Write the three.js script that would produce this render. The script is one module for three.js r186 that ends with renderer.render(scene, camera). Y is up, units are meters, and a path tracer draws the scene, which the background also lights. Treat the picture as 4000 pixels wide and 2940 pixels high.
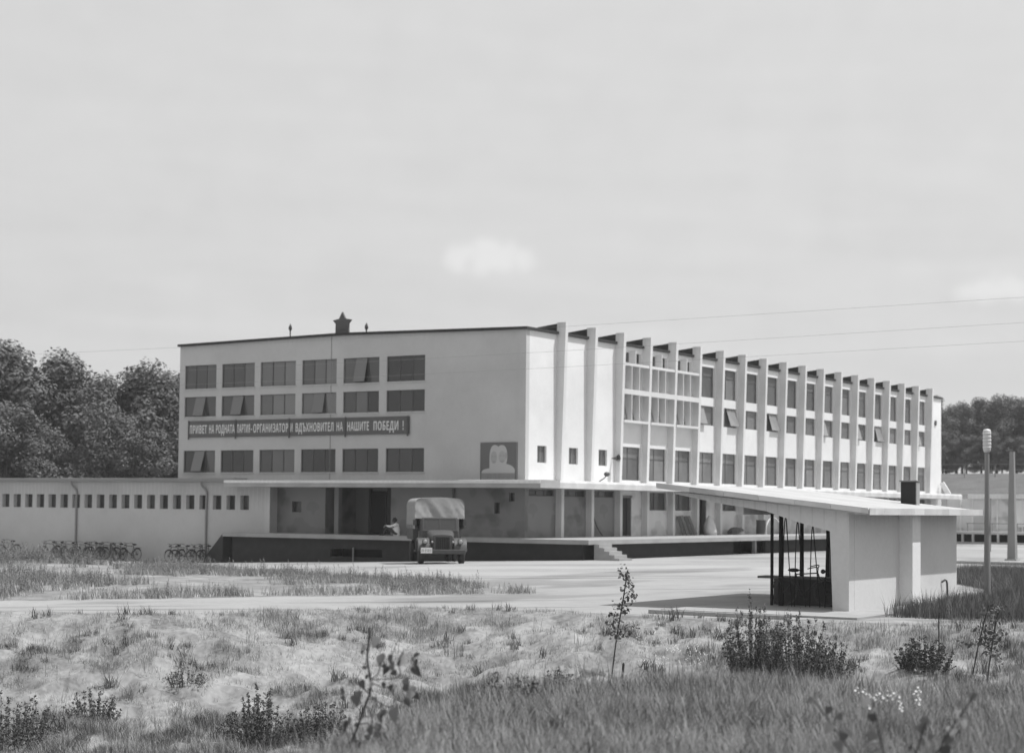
import * as THREE from 'three';
import { mergeGeometries } from 'three/addons/utils/BufferGeometryUtils.js';
import { RoundedBoxGeometry } from 'three/addons/geometries/RoundedBoxGeometry.js';
import { MarchingCubes } from 'three/addons/objects/MarchingCubes.js';

// ---------------------------------------------------------------- camera, sky, sun, exposure
const scene = new THREE.Scene();
const camera = new THREE.PerspectiveCamera(24.07, 1024 / 752, 0.1, 3000);
camera.position.set(46.089, 2.426, 72.748);
camera.rotation.order = 'YXZ';
camera.rotation.set(THREE.MathUtils.degToRad(2.561), THREE.MathUtils.degToRad(32.798), THREE.MathUtils.degToRad(0.579));
camera.setViewOffset(1024, 752, 0, -51.5, 1024, 752);
camera.focus = 34; camera.userData.fStop = 1.7;      // the old negative is slightly soft
camera.updateProjectionMatrix();

const clamp = (v, a = 0, b = 1) => Math.min(b, Math.max(a, v));
const smooth = (a, b, v) => { const t = clamp((v - a) / (b - a)); return t * t * (3 - 2 * t); };
const lerp = (a, b, t) => a + (b - a) * t;
function rng(seed) { let a = seed >>> 0; return () => { a = (a + 0x6D2B79F5) | 0; let t = Math.imul(a ^ (a >>> 15), 1 | a); t = (t + Math.imul(t ^ (t >>> 7), 61 | t)) ^ t; return ((t ^ (t >>> 14)) >>> 0) / 4294967296; }; }
function hash(x, y) { let n = Math.imul(x | 0, 374761393) + Math.imul(y | 0, 668265263); n = Math.imul(n ^ (n >>> 13), 1274126177); return ((n ^ (n >>> 16)) >>> 0) / 4294967296; }
function vnoise(x, y, p = 0) {           // value noise, tileable with period p
  const xi = Math.floor(x), yi = Math.floor(y), fx = x - xi, fy = y - yi;
  const w = (v) => (p ? ((v % p) + p) % p : v);
  const u = fx * fx * (3 - 2 * fx), v = fy * fy * (3 - 2 * fy);
  const x0 = w(xi), x1 = w(xi + 1), y0 = w(yi), y1 = w(yi + 1);
  return lerp(lerp(hash(x0, y0), hash(x1, y0), u), lerp(hash(x0, y1), hash(x1, y1), u), v);
}
function fbm(x, y, o = 4, p = 0) { let s = 0, a = 0.5, n = 0; for (let i = 0; i < o; i++) { s += a * vnoise(x + i * 17, y + i * 31, p); n += a; a *= 0.5; x *= 2; y *= 2; p *= 2; } return s / n; }

const SKYW = 2048, SKYH = 1024;
{
  const d = new Float32Array(SKYW * SKYH * 4);
  const puffs = [];
  const R = rng(5);
  const addCloud = (dx, dy, dz, w, h) => { const az = Math.atan2(dz, dx), el = Math.asin(dy); for (let i = 0; i < 9; i++) { const t = (i / 8 - 0.5) * 2; puffs.push([az + t * w * 0.5 + (R() - 0.5) * w * 0.1, el + (1 - t * t) * h * 0.3 * (0.4 + 0.8 * R()), w * (0.13 + 0.1 * R()), h * (0.3 + 0.2 * R() + 0.25 * (1 - t * t))]); } };
  addCloud(-0.547, 0.1385, -0.824, 0.042, 0.018);
  addCloud(-0.297, 0.119, -0.947, 0.034, 0.012);
  for (let i = 0; i < 26; i++) { const a = R() * 6.283, e = 0.08 + R() * 0.35; if (Math.abs(((a + 2.1 + 9.42) % 6.283) - 3.1416) < 0.5) continue; addCloud(Math.cos(a) * Math.cos(e), Math.sin(e), Math.sin(a) * Math.cos(e), 0.04 + R() * 0.06, 0.015 + R() * 0.012); }
  for (let j = 0; j < SKYH; j++) {
    const el = ((j + 0.5) / SKYH - 0.5) * Math.PI;
    for (let i = 0; i < SKYW; i++) {
      const az = ((i + 0.5) / SKYW - 0.5) * 2 * Math.PI;
      let L = 0.665 + 0.06 * Math.sin(az + 2.6) - 0.03 * Math.exp(-Math.max(el, 0) * 14);
      const st = fbm(az * 14 + el * 30, el * 120, 4) - 0.5;        // thin high streaks
      L += st * 0.09 * Math.exp(-Math.max(0, el - 0.05) * 5);
      L += (fbm(az * 60, el * 60, 3) - 0.5) * 0.03;
      const near = puffs.filter ? null : null;
      d[(j * SKYW + i) * 4] = L; d[(j * SKYW + i) * 4 + 3] = 1;
    }
  }
  for (const [pa, pe, pw, ph] of puffs) {
    const i0 = Math.floor(((pa - 3 * pw) / (2 * Math.PI) + 0.5) * SKYW), i1 = Math.ceil(((pa + 3 * pw) / (2 * Math.PI) + 0.5) * SKYW);
    const j0 = Math.floor(((pe - 3 * ph) / Math.PI + 0.5) * SKYH), j1 = Math.ceil(((pe + 3 * ph) / Math.PI + 0.5) * SKYH);
    for (let j = j0; j <= j1; j++) for (let i = i0; i <= i1; i++) {
      const ii = ((i % SKYW) + SKYW) % SKYW; if (j < 0 || j >= SKYH) continue;
      const az = ((i + 0.5) / SKYW - 0.5) * 2 * Math.PI, el = ((j + 0.5) / SKYH - 0.5) * Math.PI;
      const g = Math.exp(-(((az - pa) / pw) ** 2) - (((el - pe) / ph) ** 2));
      const k = (j * SKYW + ii) * 4; d[k] = Math.min(0.8, d[k] + 0.05 * smooth(0.12, 0.75, g * (0.35 + 1.1 * fbm(az * 160, el * 160, 3))));
    }
  }
  for (let k = 0; k < d.length; k += 4) { d[k + 1] = d[k]; d[k + 2] = d[k]; }
  const t = new THREE.DataTexture(d, SKYW, SKYH, THREE.RGBAFormat, THREE.FloatType);
  t.mapping = THREE.EquirectangularReflectionMapping; t.magFilter = THREE.LinearFilter; t.minFilter = THREE.LinearFilter; t.needsUpdate = true;
  scene.background = t; scene.environment = t;
}
scene.fog = new THREE.FogExp2(new THREE.Color().setRGB(0.64, 0.64, 0.64), 0.0003);   // thin summer haze
const SUN = new THREE.Vector3(0.362, 0.906, -0.218).normalize();
const sun = new THREE.DirectionalLight(new THREE.Color(1, 1, 1), 4.7);
sun.position.copy(SUN).multiplyScalar(150); sun.target.position.set(10, 0, 0);
sun.position.add(sun.target.position);
sun.castShadow = true; sun.shadow.mapSize.set(4096, 4096);
Object.assign(sun.shadow.camera, { left: -110, right: 110, top: 110, bottom: -110, near: 1, far: 400 });
scene.add(sun, sun.target);

const renderer = new THREE.WebGLRenderer({ antialias: true });
renderer.setSize(1024, 752);
renderer.toneMapping = THREE.LinearToneMapping;
renderer.toneMappingExposure = 1.0;
renderer.shadowMap.enabled = true;

// ---------------------------------------------------------------- textures and materials (black-and-white film: neutral greys)
const toS = (v) => Math.round(255 * clamp(v <= 0.0031308 ? 12.92 * v : 1.055 * Math.pow(v, 1 / 2.4) - 0.055));
function greyTex(w, h, fn, { srgb = true, repeat = 0 } = {}) {
  const a = new Uint8Array(w * h * 4);
  for (let j = 0; j < h; j++) for (let i = 0; i < w; i++) { const v = fn(i / w, j / h), b = srgb ? toS(v) : Math.round(255 * clamp(v)), k = (j * w + i) * 4; a[k] = a[k + 1] = a[k + 2] = b; a[k + 3] = 255; }
  const t = new THREE.DataTexture(a, w, h, THREE.RGBAFormat);
  t.magFilter = THREE.LinearFilter; t.minFilter = THREE.LinearMipmapLinearFilter; t.generateMipmaps = true;
  if (srgb) t.colorSpace = THREE.SRGBColorSpace;
  if (repeat) { t.wrapS = t.wrapT = THREE.RepeatWrapping; t.repeat.set(1 / repeat, 1 / repeat); }
  t.needsUpdate = true; return t;
}
const G = (v) => new THREE.Color().setRGB(v, v, v);
const mat = (v, o = {}) => new THREE.MeshStandardMaterial({ color: G(v), roughness: 0.9, ...o });
// painted plaster: mottled, faint trowel patches and a few rain streaks
const plasterTex = greyTex(1024, 1024, (u, v) => {
  const m = fbm(u * 6, v * 6, 5, 6), f = vnoise(u * 160, v * 160, 160), st = fbm(u * 90, v * 3, 3, 3), b = smooth(0.62, 0.8, fbm(u * 3 + 9, v * 3, 3, 3));
  return clamp(0.9 + 0.22 * (m - 0.5) + 0.05 * (f - 0.5) - 0.24 * smooth(0.58, 0.85, st) * m - 0.07 * b);
}, { repeat: 9 });
const grimeTex = greyTex(1024, 1024, (u, v) => {
  const m = fbm(u * 5, v * 5, 5, 5), p = smooth(0.55, 0.68, fbm(u * 4 + 3, v * 4 + 5, 4, 4)), q = smooth(0.6, 0.66, fbm(u * 9 + 1, v * 9, 3, 9));
  return clamp(0.88 + 0.25 * (m - 0.5) - 0.22 * p - 0.12 * q);
}, { repeat: 7 });
const plasterBump = greyTex(512, 512, (u, v) => 0.5 * vnoise(u * 128, v * 128, 128) + 0.5 * fbm(u * 8, v * 8, 4, 8), { srgb: false, repeat: 2 });
const concTex = greyTex(512, 512, (u, v) => clamp(0.86 + 0.3 * (fbm(u * 8, v * 8, 5, 8) - 0.5) + 0.06 * (vnoise(u * 200, v * 200, 200) - 0.5)), { repeat: 3 });
const tarTex = greyTex(512, 512, (u, v) => clamp(0.8 + 0.4 * (fbm(u * 10, v * 10, 4, 10) - 0.5)), { repeat: 3 });
const roofTex = greyTex(512, 512, (u, v) => clamp(0.84 + 0.3 * (fbm(u * 6, v * 6, 5, 6) - 0.5) + 0.16 * (vnoise(u * 220, v * 220, 220) - 0.5)), { repeat: 2.5 });
const clothTex = greyTex(256, 256, (u, v) => clamp(0.88 + 0.25 * (fbm(u * 6, v * 6, 4, 6) - 0.5)), { repeat: 1 });

const M = {
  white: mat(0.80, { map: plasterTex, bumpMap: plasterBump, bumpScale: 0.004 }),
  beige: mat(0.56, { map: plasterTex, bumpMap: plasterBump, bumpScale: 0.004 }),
  low: mat(0.52, { map: plasterTex, bumpMap: plasterBump, bumpScale: 0.004 }),
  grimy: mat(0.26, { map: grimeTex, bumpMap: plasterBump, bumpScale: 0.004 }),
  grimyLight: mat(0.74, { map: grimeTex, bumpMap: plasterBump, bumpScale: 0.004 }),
  dado: mat(0.24, { map: grimeTex }),
  fin: mat(0.72, { map: plasterTex, bumpMap: plasterBump, bumpScale: 0.003 }),
  concrete: mat(0.42, { map: concTex, bumpMap: plasterBump, bumpScale: 0.006 }),
  canopy: mat(0.66, { map: concTex }),
  slabTop: mat(0.36, { map: concTex }),
  tar: mat(0.04, { map: tarTex }),
  base: mat(0.04, { map: tarTex }),
  black: mat(0.012),
  frameDark: mat(0.07, { roughness: 0.6 }),
  frameGrey: mat(0.22, { roughness: 0.6 }),
  door: mat(0.035, { roughness: 0.7 }),
  steel: mat(0.06, { roughness: 0.5, metalness: 0.3 }),
  pipe: mat(0.22, { roughness: 0.5 }),
  shed: mat(0.64, { map: plasterTex, bumpMap: plasterBump, bumpScale: 0.003 }),
  shedRoof: mat(0.5, { map: roofTex }),
  wood: mat(0.22, { map: concTex }),
};
const glass = [0.035, 0.05, 0.075, 0.1, 0.13].map((v) => new THREE.MeshPhysicalMaterial({ color: G(v), roughness: 0.12, ior: 1.5, clearcoat: 0.3, clearcoatRoughness: 0.05 }));
const blind = [0.14, 0.18, 0.24].map((v) => new THREE.MeshPhysicalMaterial({ color: G(v), roughness: 0.25, clearcoat: 0.6, clearcoatRoughness: 0.05 }));

// ---------------------------------------------------------------- helpers
const used = {};
const numbered = (n) => { const k = used[n] = (used[n] ?? -1) + 1; return k ? `${n}_${String(k).padStart(3, '0')}` : n; };
function shade(o) { o.traverse((m) => { if (m.isMesh) { m.castShadow = m.receiveShadow = true; } }); return o; }
function thing(name, label, category, pos = [0, 0, 0], turn = 0, group) {
  const o = new THREE.Group(); o.name = numbered(name); o.position.set(...pos); o.rotation.y = turn;
  o.userData = { label, category }; if (group) o.userData.group = group; scene.add(o); return o;
}
function solo(name, geo, m, label, category, group) { const o = new THREE.Mesh(geo, m); o.name = numbered(name); o.userData = { label, category }; if (group) o.userData.group = group; scene.add(o); return o; }
function part(parent, name, geo, m, pos, rot) { const o = new THREE.Mesh(geo, m); o.name = name; if (pos) o.position.set(...pos); if (rot) o.rotation.set(...rot); parent.add(o); return o; }
function struct(name, geo, m) { const o = new THREE.Mesh(geo, m); o.name = numbered(name); o.userData = { kind: 'structure' }; scene.add(o); return o; }
function stuff(o, name, label, category, parent = scene) { o.name = parent === scene ? numbered(name) : name; o.userData = { kind: 'stuff', label, category }; parent.add(o); return o; }
// box from corner to corner with uv in metres
function bx(x0, x1, y0, y1, z0, z1) {
  const g = new THREE.BoxGeometry(x1 - x0, y1 - y0, z1 - z0); g.translate((x0 + x1) / 2, (y0 + y1) / 2, (z0 + z1) / 2);
  const p = g.attributes.position, n = g.attributes.normal, u = g.attributes.uv;
  for (let i = 0; i < p.count; i++) { if (Math.abs(n.getX(i)) > 0.5) u.setXY(i, p.getZ(i), p.getY(i)); else if (Math.abs(n.getY(i)) > 0.5) u.setXY(i, p.getX(i), p.getZ(i)); else u.setXY(i, p.getX(i), p.getY(i)); }
  return g;
}
function tube(pts, r, seg = 16, rad = 6) { const v = pts.map((p) => new THREE.Vector3(...p)); const c = v.length === 2 ? new THREE.LineCurve3(v[0], v[1]) : new THREE.CatmullRomCurve3(v); return new THREE.TubeGeometry(c, v.length === 2 ? 1 : seg, r, rad, false); }
function cone(a, b, r0, r1, rad = 7) {          // tapered round bar from a to b
  const A = new THREE.Vector3(...a), B = new THREE.Vector3(...b), d = B.clone().sub(A), L = d.length();
  const g = new THREE.CylinderGeometry(r1, r0, L, rad, 1); g.translate(0, L / 2, 0);
  g.applyQuaternion(new THREE.Quaternion().setFromUnitVectors(new THREE.Vector3(0, 1, 0), d.normalize())); g.translate(A.x, A.y, A.z); return g;
}
const merge = (a) => mergeGeometries(a.map((g) => (g.index ? g.toNonIndexed() : g)));
function poly(pts, depth, holes = []) {
  const s = new THREE.Shape(pts.map((p) => new THREE.Vector2(...p)));
  for (const [a0, a1, y0, y1] of holes) s.holes.push(new THREE.Path([[a0, y0], [a0, y1], [a1, y1], [a1, y0]].map((p) => new THREE.Vector2(...p))));
  return new THREE.ExtrudeGeometry(s, { depth, bevelEnabled: false });
}
// wall sheets: F faces +Z at z = front; S faces +X at x = front and runs along -Z
const wallF = (pts, holes, front, t) => { const g = poly(pts, t, holes); g.translate(0, 0, front - t); return g; };
const wallS = (pts, holes, front, t) => { const g = poly(pts, t, holes); g.rotateY(Math.PI / 2); g.translate(front - t, 0, 0); return g; };

const unitPane = new THREE.BoxGeometry(1, 1, 0.012);
const frameCache = {};
function frameGeo(w, h, n, t, cuts = []) {
  const k = [w.toFixed(3), h.toFixed(3), n, t, cuts].join(); if (frameCache[k]) return frameCache[k];
  const e = t * 0.5, a = [bx(0, w, 0, e, -0.03, 0.03), bx(0, w, h - e, h, -0.03, 0.03), bx(0, e, e, h - e, -0.03, 0.03), bx(w - e, w, e, h - e, -0.03, 0.03)];
  for (let i = 1; i < n; i++) a.push(bx(w * i / n - t / 2, w * i / n + t / 2, t, h - t, -0.025, 0.025));
  for (const c of cuts) for (let i = 0; i < n; i++) a.push(bx(w * i / n + t / 2 + (i ? 0 : t / 2), w * (i + 1) / n - t / 2 - (i < n - 1 ? 0 : t / 2), c * h - t / 2, c * h + t / 2, -0.02, 0.02));
  return frameCache[k] = merge(a);
}
// window part: frame bars, each pane a child; an open pane swings out about its top edge
function windowPart(parent, w, h, n, place, { sash = blind[0], frame = M.frameDark, t = 0.05, cuts = [], panes = [], open = {} } = {}) {
  const o = part(parent, 'window', frameGeo(w, h, n, t, cuts), frame); place(o);
  const rows = [0, ...cuts, 1];
  for (let i = 0; i < n; i++) for (let r = 0; r < rows.length - 1; r++) {
    const x0 = w * i / n + t * 0.5, x1 = w * (i + 1) / n - t * 0.5, y0 = rows[r] * h + t * 0.5, y1 = rows[r + 1] * h - t * 0.5;
    const pm = panes[i * (rows.length - 1) + r] ?? panes[i % panes.length];
    const key = i * (rows.length - 1) + r;
    const p = part(o, 'pane', unitPane, pm);
    p.scale.set(x1 - x0, y1 - y0, 1); p.position.set((x0 + x1) / 2, (y0 + y1) / 2, 0);
    if (open[key]) { const a = open[key], H = y1 - y0, q = part(o, 'open_sash', unitPane, sash); q.scale.set(x1 - x0, H, 1); q.position.set((x0 + x1) / 2, y1 - Math.cos(a) * H / 2, 0.045 + Math.sin(a) * H / 2); q.rotation.x = -a; }
  }
  return o;
}
const placeF = (x, y, z) => (o) => o.position.set(x, y, z);
const placeS = (s, y, x) => (o) => { o.position.set(x, y, -s); o.rotation.y = Math.PI / 2; };   // s = distance along the long side
const pick = (R, a) => a[Math.floor(R() * a.length)];

// ---------------------------------------------------------------- ground
const mound = [[-75, 20], [-15.9, 20.2], [-8.2, 20.5], [-1.2, 22.5], [4.5, 25], [9, 26.2], [11.9, 26.6], [14.4, 27.4], [18.5, 29.6], [19.4, 30.6], [17.6, 33.6], [15.3, 36.6], [13.7, 40], [11.6, 43.5], [5, 52], [-75, 95]];
function inPoly(x, z, p) { let c = false; for (let i = 0, j = p.length - 1; i < p.length; j = i++) { if ((p[i][1] > z) !== (p[j][1] > z) && x < (p[j][0] - p[i][0]) * (z - p[i][1]) / (p[j][1] - p[i][1]) + p[i][0]) c = !c; } return c; }
function edgeDist(x, z, p) { let m = 1e9; for (let i = 0, j = p.length - 1; i < p.length; j = i++) { const ax = p[j][0], az = p[j][1], dx = p[i][0] - ax, dz = p[i][1] - az; const t = clamp(((x - ax) * dx + (z - az) * dz) / (dx * dx + dz * dz)); m = Math.min(m, Math.hypot(x - ax - t * dx, z - az - t * dz)); } return m; }
const low = [[-200, 180], [14.9, 46.3], [18, 44.3], [19.4, 41.4], [21, 38.2], [23.7, 37], [26.7, 37.3], [29.2, 36.9], [31.2, 35.9]];
function roadLow(x) { if (x > 31.2) return 6 + 29.9 * (1 - smooth(31.2, 33.5, x)); for (let i = 1; i < low.length; i++) if (x <= low[i][0]) return lerp(low[i - 1][1], low[i][1], (x - low[i - 1][0]) / (low[i][0] - low[i - 1][0])); return 36; }
// the ditch between the road and the camera: a pale slope facing the camera, then the near bank
const lip = low.slice(0, -1).concat([[31.2, 36.6], [33.5, 36.2], [70, 34.5]]);
function lipDist(x, z) {                 // metres past the road edge, towards the camera
  let m = 1e9, lz = 0; for (let i = 1; i < lip.length; i++) { const [ax, az] = lip[i - 1], dx = lip[i][0] - ax, dz = lip[i][1] - az, t = clamp(((x - ax) * dx + (z - az) * dz) / (dx * dx + dz * dz)); m = Math.min(m, Math.hypot(x - ax - t * dx, z - az - t * dz)); if (x >= ax && x < lip[i][0]) lz = az + dz * (x - ax) / dx; }
  return z > lz ? m : -m;
}
const crest = [[-60, 4], [-4, 8], [-1.6, 13.5], [0, 18.8], [2, 20.6], [6, 19.6], [60, 19]];
function nearBank(x, z) {                // [height of the near bank, metres beyond its crest]
  const dx = x - 46.089, dz = z - 72.748, f = -dx * 0.5417 - dz * 0.8406, r = dx * 0.8406 - dz * 0.5417; let fc = 4;
  for (let i = 1; i < crest.length; i++) if (r <= crest[i][0]) { fc = lerp(crest[i - 1][1], crest[i][1], clamp((r - crest[i - 1][0]) / (crest[i][0] - crest[i - 1][0]))); break; }
  return [0.7 - 0.0175 * f - 0.5 * Math.max(0, f - fc) - 0.6 * smooth(-1.2, -4.5, r), f - fc];
}
const moundIn = (x, z) => (inPoly(x, z, mound) ? edgeDist(x, z, mound) : -edgeDist(x, z, mound));
function height(x, z) {
  let h = -0.03 * clamp(5 - x, 0, 25) * (1 - smooth(8, 28, z)) * (1 - smooth(-8, -40, z) * 0.5);
  h += 8 * smooth(-88, -165, z);
  if (z > 15 && z < 60 && x < 22) h += 0.06 * smooth(0, 3.5, moundIn(x, z));
  if (z > 34 && x > -10) {
    const d = lipDist(x, z);
    if (d > 0) { const a = -0.3 * clamp(d - 0.7, 0, 6) + smooth(0.3, 3, d) * (0.75 * (fbm(x * 0.45, z * 0.45, 3) - 0.5) + 0.6 * (fbm(x * 1.3 + 40, z * 1.3, 3) - 0.5)), b = nearBank(x, z)[0] + 0.14 * (fbm(x * 0.6 + 5, z * 0.6, 2) - 0.5), k = clamp(0.5 + 0.5 * (b - a) / 0.4); h += lerp(a, b, k) + 0.4 * k * (1 - k); }
  }
  return h;
}
// how green (0 bare sand .. 1 thick grass)
function lush(x, z) {
  const n = fbm(x * 0.8 + 7, z * 0.8, 4), md = z - roadLow(x);
  if (x > 30.5 && z < 33 && z > 5.5) return smooth(5.4, 6.2, z) * clamp(0.8 + 0.5 * (n - 0.4));
  if (md > -0.3) {
    // thick sward on the near bank, pale sandy slope beyond the ditch
    const past = nearBank(x, z)[1], d = lipDist(x, z);
    return clamp(0.05 + 0.9 * (1 - smooth(-0.4, 1.6, past + (n - 0.5) * 2)) + 0.85 * smooth(0.5, 0.64, n) * smooth(0.2, 1.2, d) * (0.45 + 0.8 * smooth(4, 7, d)));
  }
  const m = moundIn(x, z);
  if (m > -0.4) return clamp(smooth(-0.4, 0.8, m) * (0.1 + 1.3 * smooth(0.36, 0.6, n)));
  return 0;
}
function albedo(x, z) {
  const f = fbm(x * 1.7, z * 1.7, 3), c = fbm(x * 0.16, z * 0.16, 3), e = vnoise(x * 19, z * 19);
  const L = lush(x, z);
  const yard = 0.30 + 0.09 * (c - 0.5) + 0.05 * (f - 0.5) + 0.02 * (e - 0.5) - 0.08 * smooth(0.56, 0.72, fbm(x * 0.35, z * 0.12 + 4, 4)) - 0.08 * smooth(0.6, 0.7, fbm((x + z * 0.8) * 0.9, (x - z) * 0.06, 3));
  const sand = 0.25 + 0.2 * (f - 0.5) + 0.09 * (e - 0.5) - 0.07 * smooth(0.5, 0.66, fbm(x * 2.3 + 9, z * 2.3, 3));
  const sod = 0.19 + 0.12 * (f - 0.5) + 0.06 * (e - 0.5);
  const md = z - roadLow(x), bare = (md > -0.3 || moundIn(x, z) > -0.4 || (x > 30.5 && z > 5.5 && z < 36)) ? sand : yard;
  return lerp(bare, sod, L);
}
const axis = (a, b, s) => { const r = []; const n = Math.round((b - a) / s); for (let i = 0; i <= n; i++) r.push(a + (b - a) * i / n); return r; };
function sheet(xs, zs, keep) {
  const pos = [], uv = [], idx = [], nx = xs.length;
  for (const z of zs) for (const x of xs) {
    let y = height(x, z); if (z === 36) { const x0 = Math.floor(x), t = x - x0; y = lerp(height(x0, 36), height(x0 + 1, 36), t); }
    pos.push(x, y, z); uv.push((x - xs[0]) / (xs[nx - 1] - xs[0]), (z - zs[0]) / (zs[zs.length - 1] - zs[0]));
  }
  for (let j = 0; j < zs.length - 1; j++) for (let i = 0; i < nx - 1; i++) {
    if (keep && !keep((xs[i] + xs[i + 1]) / 2, (zs[j] + zs[j + 1]) / 2)) continue;
    const a = j * nx + i, b = a + 1, c = a + nx, d = c + 1; idx.push(a, c, b, b, c, d);
  }
  const g = new THREE.BufferGeometry();
  g.setAttribute('position', new THREE.Float32BufferAttribute(pos, 3)); g.setAttribute('uv', new THREE.Float32BufferAttribute(uv, 2)); g.setIndex(idx); g.computeVertexNormals(); return g;
}
function groundMat(x0, x1, z0, z1, n) {
  return new THREE.MeshStandardMaterial({ roughness: 1, map: greyTex(n, n, (u, v) => albedo(lerp(x0, x1, u), lerp(z0, z1, v))), bumpMap: greyTex(1024, 1024, (u, v) => 0.5 * vnoise(u * 460, v * 460) + 0.5 * fbm(u * 120, v * 120, 3), { srgb: false }), bumpScale: 0.03 });
}
struct('meadow_ground', sheet(axis(0, 56, 0.25), axis(36, 82, 0.25)), groundMat(0, 56, 36, 82, 2048));
struct('yard_ground', sheet(axis(-75, 56, 1), axis(-80, 36, 1)), groundMat(-75, 56, -80, 36, 2048));
{
  const far = axis(-1500, -175, 88).concat(axis(-175, -75, 5).slice(1), axis(-75, 0, 15).slice(1), axis(0, 56, 14).slice(1), axis(56, 176, 6).slice(1), axis(176, 1500, 88).slice(1));
  const fz = axis(-1500, -260, 80).concat(axis(-260, -80, 6).slice(1), axis(-80, 36, 29).slice(1), axis(36, 82, 11.5).slice(1), axis(82, 400, 30).slice(1));
  const t = greyTex(512, 512, (u, v) => 0.105 + 0.06 * (fbm(u * 8, v * 8, 5, 8) - 0.5) + 0.05 * (vnoise(u * 128, v * 128, 128) - 0.5)); t.wrapS = t.wrapT = THREE.RepeatWrapping; t.repeat.set(160, 120);
  struct('field', sheet(far, fz, (x, z) => !(x > -75 && x < 56 && z > -80 && z < 36) && !(x > 0 && x < 56 && z > 36 && z < 82)), new THREE.MeshStandardMaterial({ roughness: 1, map: t }));
}
// kerb stones: along the far road on the right and before the shelter
struct('kerb', merge(axis(17, 46, 1).slice(0, -1).map((x) => bx(x + 0.01, x + 0.99, -0.1, 0.13, -8.15, -7.95))), M.concrete);

// a point on the ground seen at a pixel of the 2248 x 1652 print
function seen(px, py) {
  const u = px * 1.77936 - 2000, v = 1671.4 - py * 1.77936, c = Math.cos(0.010105), q = Math.sin(0.010105), a = (c * u - q * v) / 6896, b = (q * u + c * v) / 6896, sp = Math.sin(0.0447), cp = Math.cos(0.0447);
  const fx = -0.5417, fz = -0.8406, d = new THREE.Vector3(fx * cp + 0.8406 * a - fx * sp * b, sp + cp * b, fz * cp - 0.5417 * a - fz * sp * b), p = new THREE.Vector3();
  for (let t = 9; t < 120; t += 0.04) { p.set(46.089, 2.426, 72.748).addScaledVector(d, t); if (p.y < height(p.x, p.z)) break; }
  return p;
}
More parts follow.
